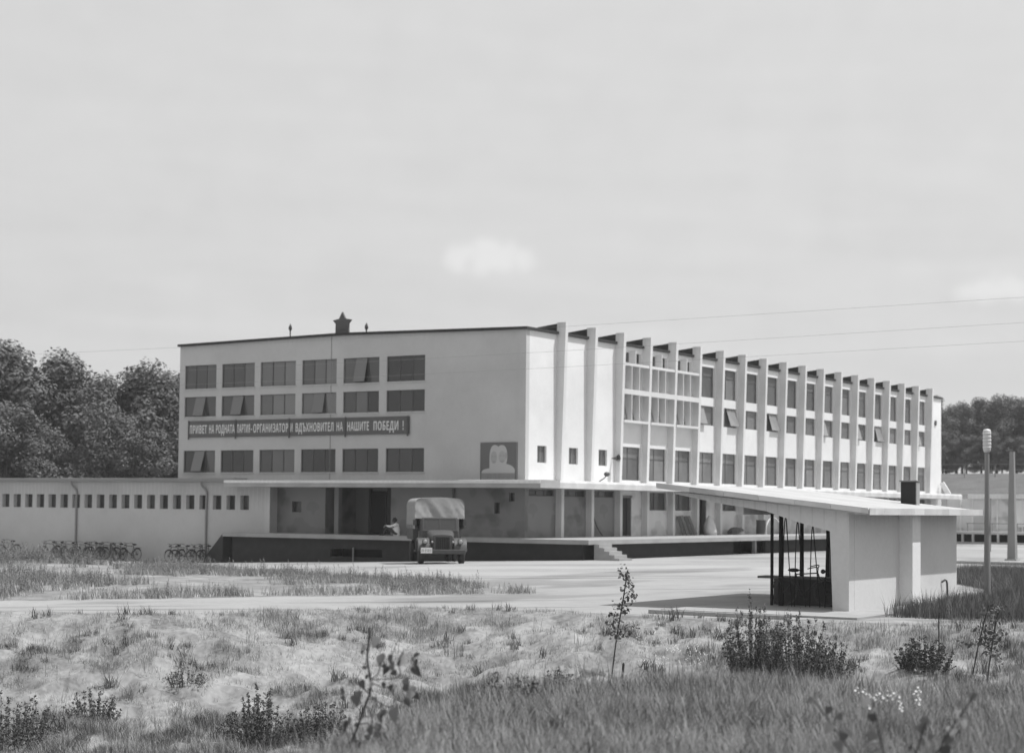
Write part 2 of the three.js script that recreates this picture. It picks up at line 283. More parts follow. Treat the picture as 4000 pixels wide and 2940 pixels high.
// ---------------------------------------------------------------- factory building
const XL = -22.95, ZE = -60.28, P = 0.93;          // left end, far end, platform level
const B = thing('factory_building', 'long white three storey factory building with slanted fins along its sunlit side', 'building');
{
  const R = rng(11);
  const cols = [[-22.56, -20.22], [-19.81, -17.45], [-17.03, -14.57], [-14.13, -11.79], [-11.34, -8.99], [-8.51, -6.08]];
  const rows = [[8.80, 10.11], [7.25, 8.35], [4.16, 5.37]];
  const holes = []; for (const [a, b] of cols) for (const [c, d] of rows) holes.push([a, b, c, d]);
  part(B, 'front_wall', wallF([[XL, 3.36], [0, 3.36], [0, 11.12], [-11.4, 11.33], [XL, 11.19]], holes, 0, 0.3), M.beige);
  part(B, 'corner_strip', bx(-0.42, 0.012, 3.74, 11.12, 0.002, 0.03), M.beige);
  // window bands of the front: raised sill under each pair of rows
  cols.forEach(([a, b], ci) => rows.forEach(([c, d], ri) => {
    const dark = ci === 5 || (ri === 2 && ci >= 3);
    const panes = [0, 1, 2].map(() => (dark ? glass[Math.floor(R() * 2)] : (ci === 2 || ci === 3) && ri < 2 ? pick(R, [glass[4], blind[0], blind[1], glass[3]]) : pick(R, [glass[0], glass[1], glass[2], glass[3], glass[4]])));
    const open = {};
    if (ri === 0 && ci === 4) open[1] = 0.22; if (ri === 1 && (ci === 0 || ci === 1)) open[1] = 0.25; if (ri === 1 && ci === 3) open[1] = 0.2; if (ri === 2 && ci === 0) open[1] = 0.3;
    windowPart(B, b - a, d - c, 3, placeF(a, c, -0.1), { panes, open, t: 0.055 });
    part(B, 'sill', bx(a - 0.04, b + 0.04, c - 0.06, c - 0.003, -0.12, 0.05), M.beige);
  }));
  part(B, 'lightning_wire', cone([-12.15, 3.74, 0.02], [-12.15, 11.34, 0.02], 0.012, 0.012, 5), M.frameGrey);
  // dark room behind the glass
  part(B, 'left_wall', bx(XL, XL + 0.3, -1.2, 11.18, ZE, -0.302), M.beige);
  part(B, 'rear_wall', bx(XL, -0.302, 1, 11.1, ZE, ZE + 0.3), M.beige);
  // side wall
  const fins = []; for (let k = 1; k <= 19; k++) fins.push(0.115 + 3 * k);
  const sh = [];
  const small = [[1.1, 1.97], [4.14, 5.04], [7.16, 8.04]];
  for (const [a, b] of small) sh.push([a, b, 4.63, 5.47]);
  const bays = []; for (let k = 3; k < 19; k++) bays.push([fins[k - 1] + 0.12, fins[k] - 0.37, k]);
  for (const [a, b, k] of bays) { sh.push([a, b, 3.92, 5.71]); if (k < 6) { sh.push([a, b, 7.16, 8.5], [a, b, 8.78, 10.02], [a, b, 10.2, 10.82]); } else sh.push([a, b, 7.3, 8.42], [a, b, 8.92, 10.70]); }
  part(B, 'side_wall', wallS([[0.302, 3.36], [-ZE, 3.36], [-ZE, 11.12], [0.302, 11.12]], sh, 0, 0.3), M.white);
  for (const [a, b] of small) windowPart(B, b - a, 0.84, 2, placeS(a, 4.63, -0.14), { panes: [glass[2], glass[3]], t: 0.05, frame: M.frameGrey });
  for (const [a, b, k] of bays) {
    const w = b - a, sp = () => pick(R, [glass[3], blind[0], blind[0], glass[4], blind[1], blind[1]]);
    windowPart(B, w, 1.79, 2, placeS(a, 3.92, -0.16), { panes: [sp(), blind[1], sp(), sp()], cuts: [0.66], t: 0.055 });
    if (k < 6) { windowPart(B, w, 1.34, 3, placeS(a, 7.16, -0.16), { panes: [blind[0], blind[1], blind[0]], t: 0.05, open: { 0: 0.22, 1: 0.18 }, sash: blind[1] }); windowPart(B, w, 1.24, 3, placeS(a, 8.78, -0.16), { panes: [blind[0], glass[4], blind[0]], t: 0.05 }); windowPart(B, w, 0.62, 2, placeS(a, 10.2, -0.2), { panes: [glass[0], glass[1]], t: 0.05 }); }
    else {
      const op = {}; if ([6, 7, 9, 12, 14, 15, 18].includes(k)) op[k % 2] = 0.25 + 0.15 * R();
      const pn = [sp(), sp()];
      windowPart(B, w, 1.12, 2, placeS(a, 7.3, -0.16), { panes: pn, open: op, t: 0.055, sash: blind[2] });
      windowPart(B, w, 1.78, 2, placeS(a, 8.92, -0.16), { panes: [sp(), sp(), sp(), sp()], cuts: [0.7], t: 0.055 });
    }
  }
  // slanted fins standing off the side wall, shallower at the foot
  const finG = poly([[0.003, 3.74], [0.3, 3.74], [0.52, 11.72], [0.003, 11.72]], 0.25);
  const haunchG = poly([[-2.3, 11.3], [0, 11.3], [0, 11.67], [-2.3, 11.4]], 0.21);
  const colG = bx(0.003, 0.36, P, 3.345, 0, 0.25);
  for (const s of fins) {
    part(B, 'fin', finG, M.fin, [0, 0, -s]);
    part(B, 'roof_haunch', haunchG, M.tar, [0, 0, -s + 0.02]);
    part(B, 'column', colG, M.fin, [0, 0, -s]);
  }
  // egg-crate sun screen in front of the fourth to sixth bay
  for (let k = 3; k < 6; k++) {
    const a = fins[k - 1] + 0.002, b = fins[k] - 0.252;
    for (const [y0, y1] of [[6.99, 7.12], [8.5, 8.77], [10.03, 10.17]]) part(B, 'screen_shelf', bx(0.003, 0.44, y0, y1, -b, -a), M.fin);
    for (const f of [0.3, 0.61]) for (const [y0, y1] of [[7.122, 8.498], [8.772, 10.028]]) part(B, 'screen_blade', bx(0.003, 0.43, y0, y1, -(a + (b - a) * f) - 0.03, -(a + (b - a) * f) + 0.03), M.fin);
    part(B, 'screen_blade', bx(0.003, 0.43, 10.172, 10.9, -(a + (b - a) * 0.45) - 0.03, -(a + (b - a) * 0.45) + 0.03), M.fin);
  }
  // gently pitched tarred roof with a small overhang
  const rf = poly([[XL - 0.1, 11.2], [XL - 0.1, 11.32], [-11.4, 11.46], [0.12, 11.26], [0.12, 11.13], [-11.4, 11.335]], -ZE + 0.14); rf.translate(0, 0, ZE); part(B, 'roof', rf, M.tar);
  // ground floor
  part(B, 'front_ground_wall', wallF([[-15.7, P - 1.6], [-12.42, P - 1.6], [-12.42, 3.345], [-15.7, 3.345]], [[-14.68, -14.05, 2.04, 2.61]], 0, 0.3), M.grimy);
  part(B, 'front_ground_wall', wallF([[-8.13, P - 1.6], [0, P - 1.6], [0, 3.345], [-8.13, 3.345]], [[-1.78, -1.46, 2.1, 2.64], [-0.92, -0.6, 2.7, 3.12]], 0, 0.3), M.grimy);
  for (const [a, b, c, d] of [[-14.68, -14.05, 2.04, 2.61], [-1.78, -1.46, 2.1, 2.64], [-0.92, -0.6, 2.7, 3.12]]) windowPart(B, b - a, d - c, 1, placeF(a, c, -0.2), { panes: [glass[0]], t: 0.035 });
  // loading bay recess with its double door
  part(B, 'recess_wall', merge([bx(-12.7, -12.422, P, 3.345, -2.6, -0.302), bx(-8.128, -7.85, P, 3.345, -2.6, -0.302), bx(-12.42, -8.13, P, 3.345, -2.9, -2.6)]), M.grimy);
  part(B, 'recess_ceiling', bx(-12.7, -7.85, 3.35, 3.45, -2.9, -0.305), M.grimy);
  const dr = part(B, 'door', merge([bx(-11.3, -9.3, P + 0.02, 3.2, -2.598, -2.52)]), M.door); part(dr, 'door_frame', merge([bx(-11.42, -11.3, P, 3.3, -2.597, -2.44), bx(-9.3, -9.18, P, 3.3, -2.597, -2.44), bx(-10.33, -10.27, P + 0.02, 3.2, -2.518, -2.47)]), M.frameDark); part(dr, 'handle', bx(-10.2, -10.12, 1.85, 2.1, -2.518, -2.46), M.pipe);
  part(B, 'recess_post', bx(-11.9, -11.62, P, 3.345, -0.4, -0.1), M.grimy); part(B, 'recess_post', bx(-8.6, -8.3, P, 3.345, -0.6, -0.3), M.base);
  part(B, 'drain_pipe', cone([-4.18, P, 0.08], [-4.18, 3.34, 0.08], 0.06, 0.06, 10), M.frameDark);
  // side ground floor wall
  const gh = [[0.35, 2.7, 2.98, 3.3], [3.5, 5.75, 2.98, 3.3], [6.6, 8.75, 2.98, 3.3]];
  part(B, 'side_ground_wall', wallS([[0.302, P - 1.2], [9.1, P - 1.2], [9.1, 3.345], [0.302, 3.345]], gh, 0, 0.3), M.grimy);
  for (const [a, b, c, d] of gh) windowPart(B, b - a, d - c, 3, placeS(a, c, -0.1), { panes: [glass[1], glass[2], glass[1]], t: 0.05 });
  const gh2 = [], gd = [];
  for (let k = 3; k < 19; k++) { const a = fins[k - 1] + 0.12, b = fins[k] - 0.37; if (k === 3 || k === 6 || k === 13) gd.push([a + 0.1, a + 1.45]); else gh2.push([a, b, 2.32, 3.3]); }
  part(B, 'side_ground_wall', wallS([[9.1, P - 1.2], [-ZE, P - 1.2], [-ZE, 3.345], [9.1, 3.345]], gh2.concat(gd.map(([a, b]) => [a, b, P + 0.01, 2.98])), 0, 0.3), M.grimyLight);
  for (const [a, b, c, d] of gh2) windowPart(B, b - a, d - c, 2, placeS(a, c, -0.14), { panes: [glass[1], glass[2]], t: 0.06 });
  gd.forEach(([a, b], i) => { const q = part(B, 'door', bx(-0.26, -0.2, P + 0.01, 2.98, -b, -a), i === 1 ? M.black : M.door); part(q, 'door_frame', merge([bx(-0.2, 0.02, P, 2.98, -a - 0.08, -a - 0.002), bx(-0.2, 0.02, P, 2.98, -b + 0.002, -b + 0.08), bx(-0.2, 0.06, 2.982, 3.1, -b - 0.05, -a + 0.05)]), M.wood); });
  // end wall beyond the last fin and a slanting chute at its foot
  part(B, 'end_chute', (() => { const g = bx(-0.18, 0.18, -0.55, 0.55, -0.08, 0.08); g.rotateZ(0.55); g.translate(0.55, 4.15, ZE + 0.6); return g; })(), M.white);
  part(B, 'round_vent', (() => { const g = new THREE.CylinderGeometry(0.2, 0.2, 0.08, 20); g.rotateZ(Math.PI / 2); g.translate(0.042, 9.2, -58.9); return g; })(), M.frameDark);
  // canopy running round the corner, chamfered upper edge
  const cf = poly([[0.002, 3.352], [1.8, 3.352], [1.8, 3.6], [1.68, 3.735], [0.002, 3.735]], 17.9 + 2.0); cf.rotateY(-Math.PI / 2); cf.translate(2.0, 0, 0);
  part(B, 'canopy', cf, M.concrete);
  part(B, 'canopy_edge', bx(-17.9, 1.99, 3.56, 3.70, 1.802, 1.83), M.white);
  const cs = poly([[0.002, 3.352], [2.0, 3.352], [2.0, 3.62], [1.94, 3.735], [0.002, 3.735]], -ZE - 1); cs.translate(0, 0, ZE + 1); part(B, 'canopy', cs, M.canopy);
}
shade(B);

// ---------------------------------------------------------------- loading platform
const PX = 4.9, PZ = 2.2;
{
  const L = thing('loading_platform', 'long concrete loading platform with dark base wrapping round the white factory', 'platform');
  part(L, 'slab', bx(-17.6, PX, 0.72, P, 0.002, PZ), M.slabTop);
  part(L, 'slab', bx(0.002, PX, 0.72, P, -49, -0.002), M.slabTop);
  const o1 = [[-10.55, -7.25, -0.18, 0.22]];
  part(L, 'base_wall', wallF([[-17.2, -1.4], [PX - 0.5, -1.4], [PX - 0.5, 0.715], [-17.2, 0.715]], o1, PZ - 0.35, 0.25), M.base);
  part(L, 'base_wall', wallS([[-PZ + 0.61, -1], [14.2, -1], [14.2, 0.715], [-PZ + 0.61, 0.715]], [], PX - 0.5, 0.25), M.base);
  part(L, 'base_wall', wallS([[18.3, -1], [48.7, -1], [48.7, 0.715], [18.3, 0.715]], [], PX - 0.5, 0.25), M.base);
  part(L, 'base_wall', bx(PX - 2.2, PX - 2, -0.6, 0.715, -18.3, -14.2), M.black);
  part(L, 'base_post', bx(PX - 0.72, PX - 0.52, -0.3, 0.715, -17.2, -17), M.concrete);
  part(L, 'opening_post', bx(-9.07, -9.01, -0.5, 0.3, PZ - 0.32, PZ - 0.26), M.pipe);
  part(L, 'opening_back', bx(-10.7, -7.1, -0.6, 0.4, PZ - 1.6, PZ - 1.5), M.black);
  // steps at the corner, going down towards the far side yard
  for (let i = 0; i < 5; i++) part(L, 'step', bx(PX + 0.01 + i * 0.27, PX + 0.01 + (i + 1) * 0.27 - 0.004, -0.2, 0.74 - i * 0.16, 0.5, 1.7), M.slabTop);
  // ramp at the left end
  part(L, 'ramp', (() => { const g = poly([[-17.6, 0.9], [-17.6, -0.9], [-18.9, -0.9], [-18.9, -0.45]], 1.1); g.translate(0, 0, 1.05); return g; })(), M.base);
  shade(L);
}

// ---------------------------------------------------------------- low wing on the left
{
  const Wg = thing('low_wing', 'long low plastered wing with a row of small deep windows and bicycles along it', 'building');
  const h = []; for (let i = 0; i < 30; i++) { const x = -17.62 - i * 0.985; h.push([x, x + 0.62, 2.13, 2.9]); }
  part(Wg, 'wall', wallF([[-70, -1.6], [-15.7, -1.6], [-15.7, 3.62], [-70, 3.62]], h, 0.8, 0.35), M.low);
  part(Wg, 'return_wall', bx(-15.98, -15.702, -1.6, 3.345, 0.004, 0.448), M.low);
  part(Wg, 'corner_post', bx(-15.86, -15.5, -0.6, 3.345, 0.802, 0.86), M.beige);
  part(Wg, 'back_wall', bx(-70, XL - 0.2, -1.6, 3.62, -8, -7.7), M.low); part(Wg, 'end_wall', bx(-70, -69.7, -1.6, 3.62, -7.7, 0.45), M.low);
  part(Wg, 'roof', merge([bx(-70.2, XL - 0.004, 3.625, 3.84, -8.2, 1.0), bx(XL - 0.004, -17.9, 3.625, 3.84, 0.003, 1.0)]), M.concrete);
  part(Wg, 'gutter', bx(-70.2, -17.95, 3.66, 3.78, 1.002, 1.1), M.pipe);
  const R = rng(4);
  for (const [a, b, c, d] of h.slice(0, 22)) windowPart(Wg, b - a, d - c, 1, placeF(a, c, 0.5), { panes: [pick(R, [glass[0], glass[1], glass[2]])], t: 0.04 });
  for (const x of [-30.02, -20]) part(Wg, 'down_pipe', tube([[x - 0.25, 3.66, 1.05], [x - 0.25, 3.45, 1.0], [x, 3.1, 0.87], [x, 2.6, 0.87], [x, 1, 0.87], [x, -0.7, 0.87]], 0.06, 30, 8), M.pipe);
  shade(Wg);
}

// ---------------------------------------------------------------- rear annex seen past the end of the long side
{
  const A = thing('rear_annex', 'low pale annex with thin light posts behind the shelter at the far end', 'building');
  const op = []; let ox = 1.25; const RA = rng(2); while (ox < 28) { const w = 0.55 + 0.4 * RA(); op.push([ox, ox + w, 0.14, 0.72]); ox += w + 0.14 + 0.25 * (RA() < 0.3 ? 1 : 0); }
  part(A, 'wall', wallF([[0.4, 0.9], [30, 0.9], [30, 3.4], [0.4, 3.4]], [], ZE - 0.3, 0.3), M.grimyLight);
  part(A, 'base', wallF([[0.6, -0.6], [30, -0.6], [30, 0.8], [0.6, 0.8]], op, ZE + 1.5, 0.2), M.grimyLight);
  part(A, 'base_back', bx(0.4, 30, -0.6, 0.79, ZE + 0.1, ZE + 0.3), M.black);
  part(A, 'slab', bx(0.4, 30, 0.802, 0.95, ZE - 0.298, ZE + 1.62), M.canopy);
  part(A, 'rail', bx(2.4, 30, 1.52, 1.57, ZE + 1.3, ZE + 1.35), M.frameGrey); for (let i = 0; i < 15; i++) part(A, 'rail_post', bx(2.5 + i * 1.9, 2.55 + i * 1.9, 0.952, 1.518, ZE + 1.3, ZE + 1.35), M.frameGrey);
  part(A, 'roof', bx(2.1, 31, 3.41, 3.78, ZE - 9, ZE - 0.05), M.white);
  for (let i = 0; i < 30; i++) part(A, 'post', bx(1.4 + i * 0.96, 1.5 + i * 0.96, 0.952, 3.405, ZE - 0.297, ZE - 0.16), M.white);
  part(A, 'panel', bx(5.2, 9.6, 1.3, 3.35, ZE - 0.218, ZE - 0.2), M.white);
  shade(A);
}

// ---------------------------------------------------------------- signs and emblems on the factory
function canvasTex(w, h, draw) { const c = document.createElement('canvas'); c.width = w; c.height = h; const g = c.getContext('2d'); draw(g, w, h); const t = new THREE.CanvasTexture(c); t.colorSpace = THREE.SRGBColorSpace; t.anisotropy = 8; return t; }
{
  const W0 = 2048, H0 = 124, x0 = -22.19, x1 = -6.98;
  const tex = canvasTex(W0, H0, (g, w, h) => {
    g.fillStyle = '#5e5e5e'; g.fillRect(0, 0, w, h);
    const R = rng(3); for (let i = 0; i < 900; i++) { g.fillStyle = `rgba(${R() < 0.5 ? '40,40,40' : '140,140,140'},0.07)`; g.fillRect(R() * w, R() * h, 4 + R() * 40, 2 + R() * 10); }
    // words between their measured ends, in tall narrow capitals
    const words = [['ПРИВЕТ', 0.006, 0.092], ['НА', 0.101, 0.127], ['РОДНАТА', 0.134, 0.226], ['ПАРТИЯ', 0.236, 0.300], ['–', 0.303, 0.309], ['ОРГАНИЗАТОР', 0.312, 0.476], ['И', 0.484, 0.497], ['ВДЪХНОВИТЕЛ', 0.507, 0.681], ['НА', 0.690, 0.720], ['НАШИТЕ', 0.737, 0.834], ['ПОБЕДИ', 0.850, 0.960], ['!', 0.974, 0.981]];
    g.fillStyle = '#cfcfcf'; g.textBaseline = 'alphabetic'; g.font = 'bold 92px sans-serif';
    for (const [s, a, b] of words) { const m = g.measureText(s).width; g.save(); g.translate(a * w, h - 26); g.scale((b - a) * w / m, 1.06); g.fillText(s, 0, 0); g.restore(); }
  });
  const s = thing('slogan_banner', 'long dark banner with white lettering hung across the factory front', 'banner', [x0, 6.1, 0.03]);
  part(s, 'board', bx(0, x1 - x0, 0, 0.9, 0, 0.06), mat(0.1));
  const f = new THREE.PlaneGeometry(x1 - x0 - 0.06, 0.84); f.translate((x1 - x0) / 2, 0.45, 0.063); part(s, 'lettering', f, new THREE.MeshStandardMaterial({ map: tex, roughness: 0.9 }));
  for (const k of [0.005, 0.232, 0.481, 0.73, 0.995]) part(s, 'batten', bx(k * 15.21 - 0.04, k * 15.21 + 0.04, -0.12, 0.93, 0.066, 0.1), M.frameDark);
}
{
  const tex = canvasTex(512, 408, (g, w, h) => {
    g.fillStyle = '#686868'; g.fillRect(0, 0, w, h);
    const shape = (c, f) => { g.fillStyle = c; g.beginPath(); f(); g.fill(); };
    shape('#b4b4b4', () => { g.moveTo(10, h); g.lineTo(14, 320); g.quadraticCurveTo(30, 290, 130, 282); g.lineTo(130, 180); g.quadraticCurveTo(128, 24, 205, 22); g.quadraticCurveTo(240, 22, 258, 44); g.quadraticCurveTo(280, 20, 320, 24); g.quadraticCurveTo(392, 34, 390, 160); g.quadraticCurveTo(388, 210, 372, 232); g.quadraticCurveTo(480, 250, 500, 300); g.lineTo(502, h); });
    shape('#a2a2a2', () => { g.ellipse(194, 160, 46, 70, 0, 0, 7); }); shape('#a6a6a6', () => { g.ellipse(316, 156, 54, 66, 0, 0, 7); });
    for (const [x, y, rx, ry] of [[172, 150, 14, 6], [216, 150, 14, 6], [292, 142, 14, 6], [338, 142, 14, 6], [196, 212, 24, 9], [314, 205, 26, 9], [374, 140, 9, 26]]) shape('#999999', () => g.ellipse(x, y, rx * 1.2, ry * 1.4, 0, 0, 7));
    shape('#949494', () => g.rect(12, 334, 490, 74));
    const R = rng(8); g.fillStyle = '#7b7b7b'; for (let i = 0; i < 60; i++) g.fillRect(20 + i * 8, 338 + R() * 6, 2 + R() * 3, 50 + R() * 20);
  });
  const s = thing('portrait_board', 'square painted board with two light heads on dark ground beside building corner', 'poster', [-2.61, 3.74, 0.004]);
  part(s, 'board', bx(0, 2.12, 0, 1.86, 0, 0.05), mat(0.12)); const f = new THREE.PlaneGeometry(2.06, 1.8); f.translate(1.06, 0.93, 0.0535); part(s, 'picture', f, new THREE.MeshStandardMaterial({ map: tex, roughness: 0.85 }));
  part(s, 'frame_edge', bx(2.122, 2.17, 0, 1.86, 0, 0.06), M.frameGrey);
}
{
  const pts = []; for (let i = 0; i < 10; i++) { const a = Math.PI / 2 + i * Math.PI / 5, r = i % 2 ? 0.34 : 0.64; pts.push([Math.cos(a) * r, 0.53 + Math.sin(a) * r * 0.97 + 0.0]); }
  const s = thing('roof_star', 'dark five pointed star emblem standing on the roof edge', 'star', [-11.72, 11.46, -0.35]);
  const g = poly(pts, 0.12); g.translate(0, 0, -0.06); part(s, 'star', g, mat(0.1));
  part(s, 'pedestal', bx(-0.43, 0.43, 0, 0.55, -0.058, 0.058), mat(0.1)); part(s, 'brace', cone([0, 0.0, -0.7], [0, 0.5, -0.06], 0.025, 0.025, 6), M.steel);
  const lamp = (x, y, k) => { const t = thing('roof_torch', k ? 'short dark torch shaped lamp on the roof right beside the star' : 'taller thin torch shaped lamp alone on the roof edge', 'lamp', [x, y, -0.4]); const h = k ? 0.28 : 0.72; part(t, 'stem', cone([0, 0, 0], [0, h * 0.6, 0], 0.03, 0.04), M.steel); const l = new THREE.LatheGeometry([[0.03, 0], [0.1, 0.12], [0.085, 0.25], [0.0, 0.42]].map((p) => new THREE.Vector2(...p)), 10); l.translate(0, h * 0.5, 0); part(t, 'flame_head', l, M.steel); };
  lamp(-15.33, 11.40, 0); lamp(-10.17, 11.43, 1);
}
{
  const t = thing('wall_loudspeaker', 'small dark round loudspeaker on the wall beside third slanted fin', 'loudspeaker', [0.0, 5.05, -8.55]);
  const g = new THREE.LatheGeometry([[0.0, 0], [0.06, 0.02], [0.09, 0.16], [0.2, 0.3], [0.21, 0.32]].map((p) => new THREE.Vector2(...p)), 18); g.rotateZ(-Math.PI / 2); part(t, 'horn', g, M.frameDark, [0.1, 0, 0]); part(t, 'bracket', cone([0, 0, 0], [0.12, 0, 0], 0.03, 0.03), M.steel);
  const c = thing('canopy_floodlight', 'small dark floodlight on bent arm standing on the canopy', 'floodlight', [1.2, 3.735, -5.6]);
  part(c, 'arm', tube([[0, 0, 0.5], [0, 0.12, 0.2], [0, 0.18, 0], [0, 0.32, -0.25]], 0.03, 12, 6), M.steel); const h = new THREE.SphereGeometry(0.15, 12, 9); h.scale(1, 0.8, 1.2); part(c, 'head', h, M.frameDark, [0, 0.42, -0.34]); part(c, 'foot', bx(-0.08, 0.08, 0, 0.02, 0.42, 0.58), M.steel);
}

// ---------------------------------------------------------------- things on the side platform
{
  const t = thing('leaning_boards', 'four dark planks leaning against the wall under a ground floor window', 'boards', [0, P, -16.9]);
  for (let i = 0; i < 4; i++) { const g = bx(-0.02, 0.02, 0, 1.12 + 0.03 * (i % 2), -0.16, 0.16); g.rotateX(0.12); g.rotateZ(0.28 + 0.02 * i); part(t, 'board', g, i % 2 ? M.dado : mat(0.13, { map: concTex }), [0.42, 0.01, 0.8 - i * 0.47]); }
  const s = thing('canvas_bundle', 'pale pointed canvas bundle propped in front of dark doorway', 'bundle', [0.8, P, -18.7]);
  const g = new THREE.LatheGeometry([[0.0, 0], [0.46, 0.0], [0.5, 0.25], [0.42, 0.6], [0.2, 0.98], [0.05, 1.12], [0, 1.13]].map((p) => new THREE.Vector2(...p)), 28, 0); const p = g.attributes.position; for (let i = 0; i < p.count; i++) { const a = Math.atan2(p.getZ(i), p.getX(i)), k = 1 + 0.07 * Math.sin(a * 5 + p.getY(i) * 3); p.setXYZ(i, p.getX(i) * k * 0.7, p.getY(i), p.getZ(i) * k + p.getY(i) * 0.16); } g.computeVertexNormals();
  part(s, 'cloth', g, mat(0.62, { map: clothTex }));
  const b = thing('steel_drum', 'dark steel drum standing under the canopy beside a bent hoop', 'drum', [0.9, P, -25.3]);
  part(b, 'body', new THREE.LatheGeometry([[0, 0], [0.28, 0], [0.29, 0.02], [0.28, 0.28], [0.295, 0.3], [0.28, 0.32], [0.28, 0.56], [0.295, 0.58], [0.28, 0.6], [0.29, 0.86], [0.27, 0.86], [0.26, 0.84], [0, 0.84]].map((q) => new THREE.Vector2(...q)), 24), mat(0.09, { roughness: 0.6 }));
  const h = thing('bent_hoop', 'pale bent hoop of pipe arching over the loading platform', 'hoop', [1.4, P, -26]);
  part(h, 'pipe', tube([[0, 0, 1.1], [0, 0.6, 0.95], [0, 0.98, 0.4], [0, 0.98, -0.2], [0, 0.6, -0.9], [0, 0, -1.1]], 0.05, 30, 8), mat(0.55));
  const k = thing('rubbish_heap', 'low dark heap of scrap lying against the side wall', 'heap', [0.7, P, -22.3]);
  const q = new THREE.IcosahedronGeometry(0.5, 3), qp = q.attributes.position; for (let i = 0; i < qp.count; i++) { const n = 0.7 + 0.6 * fbm(qp.getX(i) * 4 + 9, qp.getZ(i) * 4 + qp.getY(i) * 3, 3); qp.setXYZ(i, qp.getX(i) * n, Math.max(0, qp.getY(i) * n * 0.9), qp.getZ(i) * n * 1.3); } q.computeVertexNormals(); part(k, 'mound', q, mat(0.16, { map: grimeTex }));
  const hs = thing('hanging_hose', 'dark hose hanging down the wall between the second and third column', 'hose', [0.1, P, -7.2]); part(hs, 'hose', tube([[0, 2.35, 1.0], [0, 1.7, 0.95], [0.02, 1.0, 0.7], [0.05, 0.4, 0.3], [0.1, 0.05, -0.1]], 0.03, 24, 6), M.frameDark);
}

// ---------------------------------------------------------------- bicycles
function makeBike() {
  const g = new THREE.Group(), r = 0.33, wb = 1.05;          // runs along +z, front wheel at +z
  for (const z of [0, wb]) {
    const w = part(g, 'wheel', (() => { const q = new THREE.TorusGeometry(r - 0.02, 0.022, 6, 26); q.rotateY(Math.PI / 2); q.translate(0, r, z); return q; })(), M.frameDark);
    const sp = []; for (let i = 0; i < 14; i++) { const a = i / 14 * 6.283; sp.push(cone([0.02 * (i % 2 ? 1 : -1), r, z], [0, r + Math.sin(a) * (r - 0.03), z + Math.cos(a) * (r - 0.03)], 0.0025, 0.0025, 3)); }
    sp.push((() => { const q = new THREE.CylinderGeometry(0.03, 0.03, 0.08, 8); q.rotateZ(Math.PI / 2); q.translate(0, r, z); return q; })()); part(w, 'spokes', merge(sp), M.steel);
    const a = []; for (let i = 0; i <= 10; i++) { const t = (z ? 0.35 : 0.25) + i / 10 * 2.2; a.push([0, r + Math.sin(t) * (r + 0.02), z + (z ? 1 : -1) * -Math.cos(t) * (r + 0.02)]); } part(g, 'mudguard', tube(a, 0.022, 14, 5), M.steel);
  }
  const bb = [0, 0.28, 0.43], seat = [0, 0.82, 0.28], hd = [0, 0.82, 0.83], hd2 = [0, 0.66, 0.88];
  part(g, 'frame', merge([cone(bb, seat, 0.016, 0.016), cone([0, 0.78, 0.3], hd, 0.016, 0.016), cone(bb, hd2, 0.017, 0.017), cone(hd2, hd, 0.02, 0.02), cone([0.05, r, 0], [0.03, 0.72, 0.3], 0.01, 0.01), cone([-0.05, r, 0], [-0.03, 0.72, 0.3], 0.01, 0.01), cone([0.05, r, 0], bb, 0.011, 0.011), cone([-0.05, r, 0], bb, 0.011, 0.011), cone([0.05, r, wb], hd2, 0.012, 0.012), cone([-0.05, r, wb], hd2, 0.012, 0.012)]), M.steel);
  part(g, 'saddle', (() => { const s = new THREE.SphereGeometry(0.12, 12, 8); s.scale(0.9, 0.4, 1.25); s.translate(0, 0.88, 0.24); return s; })(), M.black);
  part(g, 'handlebar', tube([[0.28, 0.95, 0.62], [0.27, 0.99, 0.8], [0, 0.95, 0.84], [-0.27, 0.99, 0.8], [-0.28, 0.95, 0.62]], 0.014, 20, 6), M.steel);
  part(g, 'stem', cone(hd, [0, 0.96, 0.84], 0.014, 0.014), M.steel);
  part(g, 'lamp', (() => { const s = new THREE.SphereGeometry(0.06, 10, 8); s.translate(0, 0.86, 0.96); return s; })(), M.frameDark);
  part(g, 'crank', merge([(() => { const q = new THREE.TorusGeometry(0.09, 0.01, 5, 16); q.rotateY(Math.PI / 2); q.translate(0.05, 0.28, 0.43); return q; })(), cone([0.06, 0.28, 0.43], [0.06, 0.15, 0.5], 0.01, 0.01), cone([-0.06, 0.28, 0.43], [-0.06, 0.41, 0.36], 0.01, 0.01), bx(0.05, 0.17, 0.135, 0.16, 0.46, 0.54), bx(-0.17, -0.05, 0.4, 0.425, 0.32, 0.4)]), M.steel);
  part(g, 'carrier', merge([bx(-0.06, 0.06, 0.69, 0.705, -0.25, 0.22), cone([0.05, r, 0], [0.06, 0.7, -0.15], 0.008, 0.008), cone([-0.05, r, 0], [-0.06, 0.7, -0.15], 0.008, 0.008), cone([0, 0.69, 0.2], [0, 0.74, 0.3], 0.008, 0.008)]), M.steel);
  part(g, 'stand', cone([0.06, 0.26, 0.3], [0.2, 0.01, 0.24], 0.012, 0.012), M.steel);
  return g;
}
const bike0 = makeBike();
